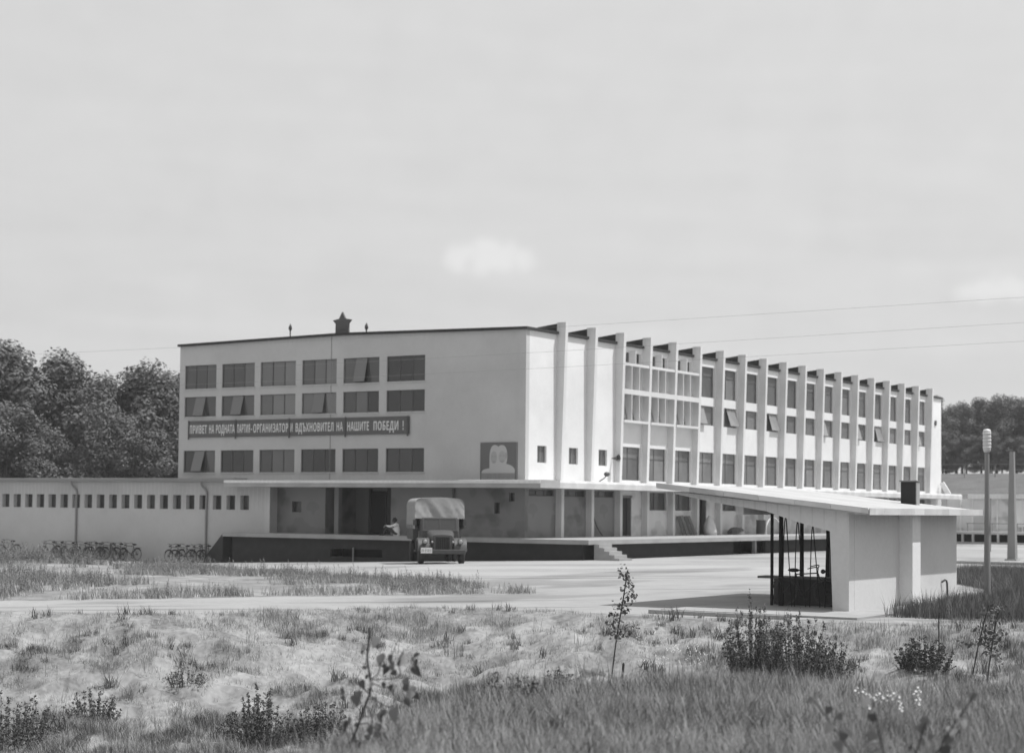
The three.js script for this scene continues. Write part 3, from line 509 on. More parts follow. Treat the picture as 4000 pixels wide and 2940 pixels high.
{
  const spots = [[-36.1, 1.15], [-34.4, 1.25], [-31.0, 1.2], [-30.35, 1.3], [-29.4, 1.2], [-28.3, 1.3], [-27.7, 1.15], [-27.1, 1.3], [-26.3, 1.2], [-25.75, 1.25], [-24.55, 1.35], [-21.3, 1.25], [-20.6, 1.2], [-19.65, 1.3], [-19.1, 1.25]];
  const R = rng(21);
  spots.forEach(([x, z], i) => {
    const b = bike0.clone(); b.name = numbered('bicycle'); const near = i < 11;
    b.position.set(x, height(x, z + 0.5) + 0.01, z + 0.1); b.rotation.set(0, (R() - 0.5) * 0.7, (R() - 0.5) * 0.12);
    b.userData = { label: i === 0 ? 'dark bicycle parked well apart at the outer end of the row' : i === 1 ? 'lone dark bicycle parked between row end and the thick of the row' : i === 10 ? 'dark bicycle with wheel turned out next to the bare wall stretch' : near ? 'dark bicycle parked nose out in the long row below the small windows' : 'dark bicycle in the small cluster by the down pipe near the ramp', category: 'bicycle', group: near ? 'bicycles along the low wing' : 'bicycles by the down pipe' };
    scene.add(b);
  });
}

// ---------------------------------------------------------------- the truck
{
  const paint = mat(0.07, { roughness: 0.5 }), dk = mat(0.05, { roughness: 0.6 }), canvas = mat(0.3, { map: clothTex, roughness: 0.95 }), tyre = mat(0.03), light = new THREE.MeshPhysicalMaterial({ color: G(0.3), roughness: 0.3, clearcoat: 0.5 });
  const x = 1.15, z = 8.7;
  const T = thing('army_truck', 'bonneted truck with canvas covered bed parked nose out before the loading platform', 'truck', [x, height(x, z) - 0.01, z], THREE.MathUtils.degToRad(41));
  // local frame: +z forward, z = 0 at the front axle
  const wheel = (px, pz) => { const s = Math.sign(px); const w = part(T, 'wheel', (() => { const q = new THREE.LatheGeometry([[0.26, -0.1], [0.42, -0.125], [0.47, -0.09], [0.48, 0], [0.47, 0.09], [0.42, 0.125], [0.26, 0.1]].map((p) => new THREE.Vector2(...p)), 28); q.rotateZ(Math.PI / 2); return q; })(), tyre, [px, 0.48, pz]); part(w, 'rim', (() => { const q = new THREE.LatheGeometry([[0, 0.06 ], [0.08, 0.09], [0.1, 0.03], [0.22, 0.02], [0.27, 0.1], [0.27, -0.1]].map((p) => new THREE.Vector2(...p)), 20); q.rotateZ(-s * Math.PI / 2); return q; })(), paint); };
  for (const s of [-1, 1]) { wheel(0.9 * s, 0); wheel(0.97 * s, -3.4); wheel(0.7 * s, -3.4); }
  part(T, 'chassis', merge([bx(-0.42, -0.32, 0.5, 0.68, -5.0, 0.75), bx(0.32, 0.42, 0.5, 0.68, -5.0, 0.75), bx(-0.75, 0.75, 0.43, 0.53, -0.06, 0.06), bx(-0.75, 0.75, 0.43, 0.53, -3.46, -3.34), bx(-0.16, 0.16, 0.3, 0.6, -3.6, -3.2)]), dk);
  // bonnet: rounded loft narrowing to the radiator
  const bonnet = (() => { const s = new THREE.Shape(); s.moveTo(-0.42, 0.62); s.lineTo(-0.5, 1.22); s.quadraticCurveTo(-0.5, 1.38, -0.36, 1.4); s.quadraticCurveTo(0, 1.44, 0.36, 1.4); s.quadraticCurveTo(0.5, 1.38, 0.5, 1.22); s.lineTo(0.42, 0.62); const g = new THREE.ExtrudeGeometry(s, { depth: 1.12, steps: 6, bevelEnabled: true, bevelSize: 0.03, bevelThickness: 0.04, bevelSegments: 2, curveSegments: 8 }); g.translate(0, 0, -0.62); const p = g.attributes.position; for (let i = 0; i < p.count; i++) { const t = clamp((p.getZ(i) + 0.62) / 1.12); p.setX(i, p.getX(i) * (1.22 - 0.3 * t)); p.setY(i, p.getY(i) + (p.getY(i) > 1 ? 0.06 * (1 - t) - 0.12 * t : 0)); } g.computeVertexNormals(); return g; })();
  part(T, 'bonnet', bonnet, paint);
  const gr = part(T, 'grille', bx(-0.31, 0.31, 0.66, 1.2, 0.53, 0.56), M.black); for (let i = 0; i < 8; i++) part(gr, 'grille_bar', bx(-0.29 + i * 0.079, -0.265 + i * 0.079, 0.68, 1.18, 0.561, 0.585), dk);
  part(T, 'radiator_frame', merge([bx(-0.36, 0.36, 1.2, 1.26, 0.5, 0.6), bx(-0.37, -0.312, 0.64, 1.2, 0.5, 0.6), bx(0.312, 0.37, 0.64, 1.2, 0.5, 0.6)]), paint);
  // wings over the front wheels
  for (const s of [-1, 1]) {
    const sh = new THREE.Shape(); sh.moveTo(-0.9, 0.58); sh.quadraticCurveTo(-0.66, 0.62, -0.58, 0.86); sh.quadraticCurveTo(-0.42, 1.14, 0, 1.14); sh.quadraticCurveTo(0.5, 1.13, 0.62, 0.6); sh.lineTo(0.56, 0.58); sh.quadraticCurveTo(0.44, 1.05, 0, 1.07); sh.quadraticCurveTo(-0.4, 1.07, -0.52, 0.8); sh.quadraticCurveTo(-0.6, 0.58, -0.9, 0.52);
    const g = new THREE.ExtrudeGeometry(sh, { depth: 0.5, bevelEnabled: true, bevelSize: 0.02, bevelThickness: 0.03, bevelSegments: 2, curveSegments: 10 }); g.rotateY(-Math.PI / 2); g.translate(s > 0 ? 1.05 : -0.55, 0, 0); part(T, 'mudguard', g, paint);
    const h = part(T, 'headlight', (() => { const q = new THREE.SphereGeometry(0.13, 16, 10); q.scale(1, 1, 0.9); return q; })(), paint, [0.78 * s, 1.0, 0.62]); part(h, 'lens', (() => { const q = new THREE.SphereGeometry(0.115, 16, 8, 0, 6.283, 0, 0.9); q.rotateX(Math.PI / 2); q.scale(1, 1, 0.7); q.translate(0, 0, 0.06); return q; })(), light);
    part(T, 'side_lamp', new THREE.SphereGeometry(0.055, 10, 8), light, [0.46 * s, 0.98, 0.6]);
  }
  part(T, 'bumper', (() => { const q = new RoundedBoxGeometry(2.0, 0.2, 0.09, 2, 0.03); q.translate(0, 0.56, 0.8); return q; })(), dk);
  part(T, 'bumper_iron', merge([bx(-0.4, -0.34, 0.52, 0.62, 0.6, 0.76), bx(0.34, 0.4, 0.52, 0.62, 0.6, 0.76)]), dk);
  const plateTex = canvasTex(256, 128, (g, w, h) => { g.fillStyle = '#d8d8d8'; g.fillRect(0, 0, w, h); g.fillStyle = '#4a4a4a'; [12, 26, 40, 60, 92, 106, 122, 150, 172, 186, 206, 226].forEach((q, i) => g.fillRect(q, 24 + (i % 3) * 3, i % 4 === 3 ? 12 : 7, 80 - (i % 2) * 8)); });
  const pl = part(T, 'number_plate', bx(-0.98, -0.48, 0.5, 0.74, 0.848, 0.86), mat(0.6)); part(pl, 'plate_marks', (() => { const q = new THREE.PlaneGeometry(0.48, 0.22); q.translate(-0.73, 0.62, 0.8635); return q; })(), new THREE.MeshStandardMaterial({ map: plateTex, roughness: 0.6 }));
  // cab
  const cab = (() => { const s = new THREE.Shape(); s.moveTo(-1.75, 0.6); s.lineTo(-1.75, 2.0); s.quadraticCurveTo(-1.72, 2.06, -1.5, 2.06); s.lineTo(-0.86, 2.04); s.quadraticCurveTo(-0.78, 2.02, -0.76, 1.98); s.lineTo(-0.62, 1.42); s.lineTo(-0.62, 0.6); const g = new THREE.ExtrudeGeometry(s, { depth: 1.6, bevelEnabled: true, bevelSize: 0.05, bevelThickness: 0.06, bevelSegments: 3 }); g.rotateY(-Math.PI / 2); g.translate(0.8, 0, 0); return g; })();
  part(T, 'cab', cab, paint);
  for (const s of [-1, 1]) { const g = bx(-0.34, 0.34, -0.24, 0.24, -0.006, 0.006); g.rotateX(-0.235); part(T, 'windscreen', g, glass[1], [0.37 * s, 1.74, -0.628]); }
  part(T, 'windscreen_frame', (() => { const g = merge([bx(-0.78, 0.78, 0.245, 0.3, -0.02, 0.02), bx(-0.78, 0.78, -0.3, -0.245, -0.02, 0.02), bx(-0.025, 0.025, -0.245, 0.245, -0.015, 0.015), bx(-0.78, -0.715, -0.245, 0.245, -0.02, 0.02), bx(0.715, 0.78, -0.245, 0.245, -0.02, 0.02)]); g.rotateX(-0.235); g.translate(0, 1.74, -0.625); return g; })(), paint);
  for (const s of [-1, 1]) { const d = part(T, 'door', bx(s > 0 ? 0.862 : -0.885, s > 0 ? 0.885 : -0.862, 0.75, 1.98, -1.65, -0.82), paint); part(d, 'door_window', bx(s > 0 ? 0.886 : -0.896, s > 0 ? 0.896 : -0.886, 1.45, 1.92, -1.58, -0.9), glass[0]); part(d, 'handle', bx(s > 0 ? 0.886 : -0.92, s > 0 ? 0.92 : -0.886, 1.32, 1.35, -1.6, -1.45), dk); part(T, 'running_board', bx(s > 0 ? 0.62 : -1.05, s > 0 ? 1.05 : -0.62, 0.52, 0.57, -1.7, -0.75), dk); }
  part(T, 'mirror', merge([tube([[-0.86, 1.5, -0.75], [-1.1, 1.6, -0.7], [-1.12, 1.75, -0.7]], 0.012, 8, 5), bx(-1.2, -1.05, 1.7, 1.95, -0.715, -0.69)]), dk);
  part(T, 'mirror', merge([tube([[0.86, 1.5, -0.75], [1.1, 1.6, -0.7], [1.12, 1.75, -0.7]], 0.012, 8, 5), bx(1.05, 1.2, 1.7, 1.95, -0.715, -0.69)]), dk);
  part(T, 'bed', merge([bx(-1.08, 1.08, 1.02, 1.12, -5.05, -1.9), bx(-1.1, -1.04, 1.12, 1.7, -5.05, -1.9), bx(1.04, 1.1, 1.12, 1.7, -5.05, -1.9), bx(-1.04, 1.04, 1.12, 1.7, -1.96, -1.9), bx(-1.04, 1.04, 1.12, 1.7, -5.05, -4.99)]), paint);
  part(T, 'bed_bearer', merge([0, 1, 2, 3].map((i) => bx(-0.9, 0.9, 0.69, 1.015, -2.3 - i * 0.8, -2.2 - i * 0.8))), dk);
  part(T, 'tarpaulin', (() => {
    const N = 44, K = 30, pos = [], idx = [], prof = (t) => { // over the hoop, from one lower hem to the other
      const w = 1.12, top = 2.9, bot = 1.52, r = 0.28; const L = [top - bot - r, r * Math.PI / 2, 2 * (w - r), r * Math.PI / 2, top - bot - r]; let s = t * L.reduce((a, b) => a + b);
      if (s < L[0]) return [-w, bot + s]; s -= L[0]; if (s < L[1]) { const a = s / r; return [-w + r - Math.cos(a) * r, top - r + Math.sin(a) * r]; } s -= L[1]; if (s < L[2]) return [-w + r + s, top + 0.05 * Math.sin(s / L[2] * Math.PI)]; s -= L[2]; if (s < L[3]) { const a = s / r; return [w - r + Math.sin(a) * r, top - r + Math.cos(a) * r]; } s -= L[3]; return [w, top - r - s]; };
    for (let k = 0; k <= K; k++) for (let i = 0; i <= N; i++) { const t = i / N, z = -5.05 + 4.15 * k / K; const [px, py] = prof(t); const sag = -0.05 * Math.abs(Math.sin((z + 5.05) * 3.2)) + 0.02 * (fbm(t * 20, z * 3, 2) - 0.5); const m = Math.hypot(px, py - 2); pos.push(px + px / m * sag, py + (py - 2) / m * sag, z); }
    for (let k = 0; k < K; k++) for (let i = 0; i < N; i++) { const a = k * (N + 1) + i, b = a + 1, c = a + N + 1, d = c + 1; idx.push(a, b, c, b, d, c); }
    // hanging front end with folds
    for (const [zf, dir, hb] of [[-0.9, 1, 2.0], [-5.05, -1, 1.62]]) { const H = 16, b0 = pos.length / 3; for (let j = 0; j <= H; j++) for (let i = 0; i <= N; i++) { const [px, py] = prof(i / N); const u = (i / N - 0.5) * 2, yy = lerp(hb, Math.max(hb, py), j / H); const xx = px * (1 - 0.0 * u); pos.push(xx, yy, zf + dir * (0.16 * (fbm(xx * 3.1 + yy * 1.4 + 3, yy * 1.2 + xx * 0.5 + zf, 3) - 0.4) + 0.12 * (1 - j / H)) * (1 - Math.pow(j / H, 6))); } for (let j = 0; j < H; j++) for (let i = 0; i < N; i++) { const a = b0 + j * (N + 1) + i; idx.push(a, a + 1, a + N + 1, a + 1, a + N + 2, a + N + 1); } }
    const g = new THREE.BufferGeometry(); g.setAttribute('position', new THREE.Float32BufferAttribute(pos, 3)); const uv = []; for (let i = 0; i < pos.length / 3; i++) uv.push(pos[i * 3] + pos[i * 3 + 2], pos[i * 3 + 1]); g.setAttribute('uv', new THREE.Float32BufferAttribute(uv, 2)); g.setIndex(idx); g.computeVertexNormals(); return g;
  })(), new THREE.MeshStandardMaterial({ color: G(0.3), map: clothTex, roughness: 0.95, side: THREE.DoubleSide }));
}

// ---------------------------------------------------------------- person sitting on the platform
function sdfMesh(bones, res, blend, box) {           // tapered capsules joined with a smooth minimum
  const mc = new MarchingCubes(res, new THREE.MeshStandardMaterial(), false, false, 60000); mc.isolation = 0;
  const [bx0, by0, bz0] = box.min, S = box.size; const cap = bones.map(([a, b, r0, r1]) => ({ a: new THREE.Vector3(...a), b: new THREE.Vector3(...b), r0, r1 })); const p = new THREE.Vector3(), pa = new THREE.Vector3(), ba = new THREE.Vector3();
  for (let k = 0; k < res; k++) for (let j = 0; j < res; j++) for (let i = 0; i < res; i++) {
    p.set(bx0 + S * i / res, by0 + S * j / res, bz0 + S * k / res); let acc = 0, any = false;
    for (const c of cap) { pa.subVectors(p, c.a); ba.subVectors(c.b, c.a); const h = clamp(pa.dot(ba) / Math.max(1e-9, ba.lengthSq())); const d = pa.addScaledVector(ba, -h).length() - lerp(c.r0, c.r1, h); if (!any) { acc = d; any = true; } else { const q = clamp(0.5 + 0.5 * (acc - d) / blend); acc = lerp(acc, d, q) - blend * q * (1 - q); } }
    mc.field[k * res * res + j * res + i] = -acc;
  }
  mc.update(); const n = mc.count, pos = new Float32Array(n * 3), nor = new Float32Array(n * 3);
  for (let i = 0; i < n; i++) { pos[i * 3] = bx0 + S * (mc.positionArray[i * 3] + 1) / 2; pos[i * 3 + 1] = by0 + S * (mc.positionArray[i * 3 + 1] + 1) / 2; pos[i * 3 + 2] = bz0 + S * (mc.positionArray[i * 3 + 2] + 1) / 2; nor[i * 3] = mc.normalArray[i * 3]; nor[i * 3 + 1] = mc.normalArray[i * 3 + 1]; nor[i * 3 + 2] = mc.normalArray[i * 3 + 2]; }
  const g = new THREE.BufferGeometry(); g.setAttribute('position', new THREE.BufferAttribute(pos, 3)); g.computeVertexNormals(); return g;
}
{
  // sits on the platform with the back half turned to the yard, arms over the raised knees, face turned away
  const T = thing('person', 'person in white shirt and dark trousers sitting hunched on the loading platform', 'person', [-6.75, P, 1.35], 0.45);
  const hip = [0, 0.1, 0], chest = [-0.04, 0.46, 0.02], neck = [-0.08, 0.62, 0.02];
  const kneeL = [-0.5, 0.44, 0.12], kneeR = [-0.52, 0.42, -0.1], footL = [-0.66, 0.05, 0.14], footR = [-0.7, 0.05, -0.1];
  const body = [[hip, chest, 0.14, 0.14], [chest, neck, 0.1, 0.055], [neck, [-0.11, 0.7, 0.02], 0.05, 0.05], [[-0.14, 0.76, 0.02], [-0.1, 0.8, 0.02], 0.085, 0.09], [[-0.2, 0.74, 0.02], [-0.19, 0.72, 0.02], 0.03, 0.03], [[0, 0.1, 0.09], kneeL, 0.095, 0.06], [[0, 0.1, -0.09], kneeR, 0.095, 0.06], [kneeL, footL, 0.058, 0.04], [kneeR, footR, 0.058, 0.04], [footL, [-0.84, 0.035, 0.15], 0.042, 0.03], [footR, [-0.88, 0.035, -0.1], 0.042, 0.03]];
  part(T, 'body', sdfMesh(body, 84, 0.03, { min: [-1.0, -0.1, -0.55], size: 1.15 }), mat(0.045));
  const arms = []; for (const s of [1, -1]) { const sh = [-0.03, 0.54, 0.17 * s], el = [-0.3, 0.46, 0.22 * s], wr = [-0.52, 0.49, 0.1 * s]; arms.push([sh, el, 0.062, 0.048], [el, wr, 0.046, 0.034]); }
  part(T, 'shirt', sdfMesh([[[0.0, 0.08, 0], [-0.02, 0.3, 0], 0.165, 0.165], [[-0.02, 0.3, 0], [-0.03, 0.5, 0], 0.165, 0.15], [[-0.03, 0.52, 0.13], [-0.03, 0.52, -0.13], 0.085, 0.085], ...arms], 72, 0.05, { min: [-0.7, -0.12, -0.5], size: 1.0 }), mat(0.78, { roughness: 0.95 }));
  const hands = []; for (const s of [1, -1]) { const w = [-0.52, 0.49, 0.1 * s]; hands.push([w, [-0.6, 0.47, 0.07 * s], 0.032, 0.028]); for (let i = 0; i < 4; i++) hands.push([[-0.6, 0.48 - i * 0.014, (0.07) * s], [-0.665 + Math.abs(i - 1.3) * 0.01, 0.455 - i * 0.02, (0.05) * s], 0.009, 0.008]); hands.push([[-0.55, 0.5, 0.08 * s], [-0.6, 0.52, 0.05 * s], 0.011, 0.009]); }
  part(T, 'hands', sdfMesh(hands, 60, 0.008, { min: [-0.75, 0.3, -0.2], size: 0.4 }), mat(0.25));
  part(T, 'hair', sdfMesh([[[-0.1, 0.82, 0.02], [-0.06, 0.78, 0.02], 0.097, 0.09]], 32, 0.02, { min: [-0.25, 0.62, -0.13], size: 0.34 }), mat(0.02));
}

// ---------------------------------------------------------------- roadside shelter with cantilevered roof
{
  const yr = (x) => 2.46 + (30.75 - x) * 0.104;
  struct('shelter_pad', bx(26.4, 31.3, -0.12, 0.05, 25.2, 35.6), M.slabTop);
  struct('shelter_kerb', merge(axis(26.6, 30.1, 0.87).slice(0, -1).map((x) => bx(x + 0.008, x + 0.862, -0.1, 0.09, 36.47, 36.62))), M.slabTop);
  const H = thing('roadside_shelter', 'small concrete shelter with a wing shaped roof reaching out over a bicycle', 'shelter');
  part(H, 'wall', bx(29.82, 30.2, -0.2, 2.34, 25.64, 33.0), M.shed);
  part(H, 'pilaster', bx(30.202, 30.55, -0.2, 2.34, 29.45, 30.03), M.white);
  // wing shaped end frame: post and cantilever in one piece
  const wing = poly([[29.8, -0.2], [30.2, -0.2], [30.2, yr(30.2) - 0.14], [25.55, yr(25.55) - 0.14], [25.55, yr(25.55) - 0.2], [26.8, 2.57], [28.05, 2.39], [28.8, 2.16], [29.3, 2.03], [29.72, 1.93]], 0.34); wing.translate(0, 0, 33.01);
  part(H, 'end_frame', wing, M.shed);
  const wing2 = poly([[29.8, 1.9], [29.8, yr(29.8) - 0.14], [25.55, yr(25.55) - 0.14], [25.55, yr(25.55) - 0.2], [26.8, 2.57], [28.05, 2.39], [28.8, 2.16]], 0.26); wing2.translate(0, 0, 25.7); part(H, 'end_frame', wing2, M.shed);
  const rf = poly([[25.2, yr(25.2)], [25.2, yr(25.2) - 0.1], [30.8, yr(30.8) - 0.135], [30.8, yr(30.8)]], 33.62 - 25.3); rf.translate(0, 0, 25.3); part(H, 'roof_slab', rf, M.shedRoof);
  // tin edging of the roof, lapped strips
  for (let i = 0; i < 6; i++) { const a = 25.2 + i * 0.933, b = a + 0.925; const g = poly([[a, yr(a) + 0.03], [a, yr(a) - 0.09], [b, yr(b) - 0.1], [b, yr(b) + 0.03]], 0.02); g.translate(0, 0, 33.624); part(H, 'edge_strip', g, i % 2 ? M.grimyLight : M.canopy); }
  for (let i = 0; i < 9; i++) part(H, 'edge_strip', bx(30.804, 30.824, yr(30.8) - 0.13, yr(30.8) + 0.03, 33.62 - (i + 1) * 0.924 + 0.006, 33.62 - i * 0.924), i % 3 ? M.canopy : M.grimyLight);
  part(H, 'soffit_beam', bx(27.1, 27.3, 2.3, 2.55, 26, 33.0), M.shed);
  for (const [x, z, r] of [[27.95, 32.2, 0.055], [27.55, 30.0, 0.05], [27.5, 27.2, 0.05]]) part(H, 'roof_post', cone([x, 0.02, z], [x, yr(x) - 0.12, z], r + 0.012, r - 0.005, 12), M.black);
  part(H, 'counter', bx(27.55, 29.8, 0.05, 0.7, 31.35, 31.75), mat(0.06)); part(H, 'counter_top', bx(27.15, 29.8, 0.702, 0.76, 31.28, 31.85), M.dado);
  for (const [x, z] of [[28.35, 30.2], [28.62, 30.3], [27.75, 32.3]]) part(H, 'upright_bar', bx(x - 0.03, x + 0.03, 0.06, yr(x) - 0.14, z - 0.03, z + 0.03), M.black);
  part(H, 'back_panel', bx(28.55, 29.4, 0.05, 2.3, 26.4, 26.5), M.dado); part(H, 'back_panel', bx(27.3, 27.7, 0.05, 2.45, 27.6, 27.7), mat(0.16));
  // bent rods hung as narrow inverted V loops
  for (const [x, w] of [[28.18, 0.17], [28.5, 0.22], [28.9, 0.19], [29.3, 0.2]]) { const t = yr(x) - 0.4 - (x - 28.18) * 0.22; part(H, 'rod_loop', tube([[x - 0.08, 0.06, 32.45], [x - 0.03, t - 0.3, 32.45], [x, t, 32.45], [x + 0.03, t - 0.3, 32.45], [x + w, 0.06, 32.45]], 0.014, 24, 5), M.black); }
  const vx = 29.28, vz = 26.75; part(H, 'roof_box', bx(vx - 0.21, vx + 0.21, yr(vx) - 0.06, yr(vx) + 0.6, vz - 0.12, vz + 0.12), mat(0.022)); part(H, 'roof_box_side', bx(vx + 0.212, vx + 0.235, yr(vx) - 0.06, yr(vx) + 0.58, vz - 0.12, vz + 0.12), mat(0.3)); part(H, 'roof_box_lid', bx(vx - 0.24, vx + 0.25, yr(vx) + 0.602, yr(vx) + 0.64, vz - 0.15, vz + 0.15), M.dado);
  part(H, 'wall_pipe', tube([[30.22, 0.55, 26.9], [30.3, 0.6, 26.8], [30.32, 0.3, 26.75], [30.32, -0.05, 26.75]], 0.03, 14, 6), M.frameDark);
  const b = bike0.clone(); b.name = numbered('bicycle'); b.position.set(28.02, 0.06, 32.14); b.rotation.set(0, Math.PI / 2 + 0.25, 0.08, 'YXZ'); b.userData = { label: 'dark bicycle leaning at the counter under the shelter roof', category: 'bicycle' }; scene.add(b);
}

// ---------------------------------------------------------------- posts on the right
{
  const y = height(31.8, 28), T = thing('street_lamp', 'round concrete lamp post with pale ribbed cylindrical lantern', 'street lamp', [31.8, y, 28]);
  part(T, 'pole', cone([0, -0.1, 0], [0.0, 3.98, 0], 0.088, 0.058, 16), mat(0.24, { map: concTex, roughness: 0.7 }));
  const lt = part(T, 'lantern', new THREE.LatheGeometry([[0.0, 3.95], [0.07, 3.95], [0.09, 4.0], [0.1, 4.03], [0.1, 4.48], [0.085, 4.54], [0.0, 4.56]].map((p) => new THREE.Vector2(...p)), 24), mat(0.55, { roughness: 0.4 }));
  for (let i = 0; i < 5; i++) part(lt, 'rib', (() => { const g = new THREE.TorusGeometry(0.102, 0.012, 6, 24); g.rotateX(Math.PI / 2); g.translate(0, 4.08 + i * 0.09, 0); return g; })(), mat(0.7, { roughness: 0.35 }));
  const P2 = thing('concrete_pylon', 'tapered square concrete pylon without lamp beyond the road kerb', 'pylon', [19.25, 0, -15.3]);
  const g = new THREE.CylinderGeometry(0.15, 0.29, 5.5, 4, 1); g.rotateY(Math.PI / 4); g.translate(0, 2.7, 0); part(P2, 'shaft', g.toNonIndexed(), mat(0.26, { map: concTex })); part(P2, 'foot', bx(-0.3, 0.3, -0.1, 0.08, -0.3, 0.3), M.concrete); P2.children[0].geometry.computeVertexNormals();
  for (const [x, z, h, l] of [[14.2, -19, 1.9, 'thin dark steel stake standing by the kerb behind the shelter'], [12.2, -34, 3.2, 'slim tall dark stake in front of the rear annex']]) { const t = thing('steel_stake', l, 'post', [x, 0, z]); part(t, 'stake', cone([0, -0.1, 0], [0.03, h, 0], 0.04, 0.035, 8), M.pipe); part(t, 'cap', new THREE.SphereGeometry(0.05, 8, 6), M.frameDark, [0.03, h, 0]); }
  const st = thing('short_stake', 'short dark wooden stake at the grass edge before the ramp', 'post', [-14.8, height(-14.8, 13), 13]); part(st, 'stake', cone([0, -0.1, 0], [0, 1.0, 0], 0.07, 0.06, 8), M.base); part(st, 'stake_head', cone([0, 1.0, 0], [0, 1.06, 0], 0.06, 0.03, 8), M.base);
  // fence on the far bank
  const F = thing('field_fence', 'thin wire fence running along the far field below the wood', 'fence');
  for (let i = 0; i < 22; i++) { const x = -60 + i * 4; part(F, 'fence_post', cone([x, height(x, -150) - 0.1, -150], [x, height(x, -150) + 1.5, -150], 0.07, 0.06, 6), M.frameGrey); }
  for (const h of [0.6, 1.35]) part(F, 'fence_rail', bx(-60, 24, height(0, -150) + h, height(0, -150) + h + 0.06, -150.02, -149.98), M.frameGrey);
}

// ---------------------------------------------------------------- overhead wires between two poles outside the picture
{
  const ray = (px, py, D) => { const u = px * 1.77936 - 2000, v = 1671.4 - py * 1.77936, a = (u - 0.0101 * v) / 6896, b = (0.0101 * u + v) / 6896, sp = Math.sin(0.0447), cp = Math.cos(0.0447); return new THREE.Vector3(-0.5417 * cp + 0.8406 * a + 0.5417 * sp * b, sp + cp * b, -0.8406 * cp - 0.5417 * a + 0.8406 * sp * b).multiplyScalar(D).add(new THREE.Vector3(46.089, 2.426, 72.748)); };
  const A = ray(2440, 640, 46), Bp = ray(-190, 790, 62);
  for (const [p, l] of [[A, 'wooden power line pole beyond the verge grass'], [Bp, 'wooden power line pole beyond the end of the weedy bank']]) { const y0 = height(p.x, p.z), t = thing('wire_pole', l, 'pole', [p.x, y0, p.z]); part(t, 'mast', cone([0, -0.3, 0], [0, p.y - y0 + 0.35, 0], 0.12, 0.08, 10), M.wood); part(t, 'cross_arm', bx(-0.06, 0.06, p.y - y0 + 0.1, p.y - y0 + 0.2, -0.7, 0.7), M.wood); for (const q of [-0.5, 0, 0.5]) part(t, 'insulator', cone([0, p.y - y0 + 0.2, q], [0, p.y - y0 + 0.32, q], 0.035, 0.03, 8), M.fin); }
  [[640, 790, 0, 'top'], [696, 840, 0.0, 'middle'], [738, 868, 0.0, 'lowest']].forEach(([ya, yb, q, n]) => { const a = ray(2440, ya, 46), b = ray(-190, yb, 62), m = a.clone().lerp(b, 0.5); m.y -= 0.12; solo('overhead_wire', tube([a.toArray(), m.toArray(), b.toArray()], 0.003, 40, 4), M.frameGrey, `thin ${n} overhead wire crossing the sky above the long roof`, 'wire'); });
}

// ---------------------------------------------------------------- trees
const leafMat = (v) => new THREE.MeshStandardMaterial({ color: G(v), roughness: 0.95, side: THREE.DoubleSide, vertexColors: true });
const leafM = leafMat(1), barkM = mat(0.08, { map: grimeTex });
// leaf faces spread through lobes; each face a small bent quad with its own tone
function foliage(seed, lobes, n, size, tone, { flat = 0.5, spread = 0.35 } = {}) {
  const R = rng(seed), pos = [], col = [], nor = []; const V = new THREE.Vector3(), N = new THREE.Vector3(), U = new THREE.Vector3(), W = new THREE.Vector3();
  const vol = lobes.map((l) => l[3] * l[4] * l[3]); const tot = vol.reduce((a, b) => a + b, 0);
  lobes.forEach(([lx, ly, lz, rx, ry], li) => {
    const k = Math.round(n * vol[li] / tot);
    for (let i = 0; i < k; i++) {
      N.set(R() * 2 - 1, R() * 2 - 1, R() * 2 - 1); if (N.lengthSq() > 1) { i--; continue; } N.normalize();
      const rr = Math.pow(R(), spread) * (0.86 + 0.28 * vnoise(N.x * 5 + li * 9, N.y * 5 + N.z * 4)); V.set(lx + N.x * rx * rr, ly + N.y * ry * rr, lz + N.z * rx * rr);
      N.x += (R() - 0.5) * 1.5; N.y += (R() - 0.5) * 1.5 + flat; N.z += (R() - 0.5) * 1.5; N.normalize(); U.set(R() - 0.5, R() - 0.5, R() - 0.5).cross(N).normalize(); W.crossVectors(N, U);
      const s = size * (0.55 + 0.9 * R()), t = tone * (0.8 + 0.4 * R()); const a = V.clone().addScaledVector(U, -s), b = V.clone().addScaledVector(W, s * 0.55), c = V.clone().addScaledVector(U, s), d = V.clone().addScaledVector(W, -s * 0.55).addScaledVector(N, -s * 0.25);
      for (const q of [a, b, c, a, c, d]) { pos.push(q.x, q.y, q.z); col.push(t, t, t); }
    }
  });
  const g = new THREE.BufferGeometry(); g.setAttribute('position', new THREE.Float32BufferAttribute(pos, 3)); g.setAttribute('color', new THREE.Float32BufferAttribute(col, 3)); g.computeVertexNormals(); return g;
}
function limbs(seed, h, r, n, reach) { const R = rng(seed), a = [cone([0, -0.2, 0], [0.05, h * 0.55, 0], r, r * 0.6, 9), cone([0.05, h * 0.54, 0], [0, h * 0.95, 0.05], r * 0.6, r * 0.12, 7)]; for (let i = 0; i < n; i++) { const y = h * (0.25 + 0.6 * i / n), t = R() * 6.283, L = reach * (1 - 0.6 * i / n) * (0.7 + 0.5 * R()); a.push(cone([0, y, 0], [Math.cos(t) * L, y + L * (0.5 + 0.4 * R()), Math.sin(t) * L], r * 0.3, r * 0.07, 5)); } return merge(a); }
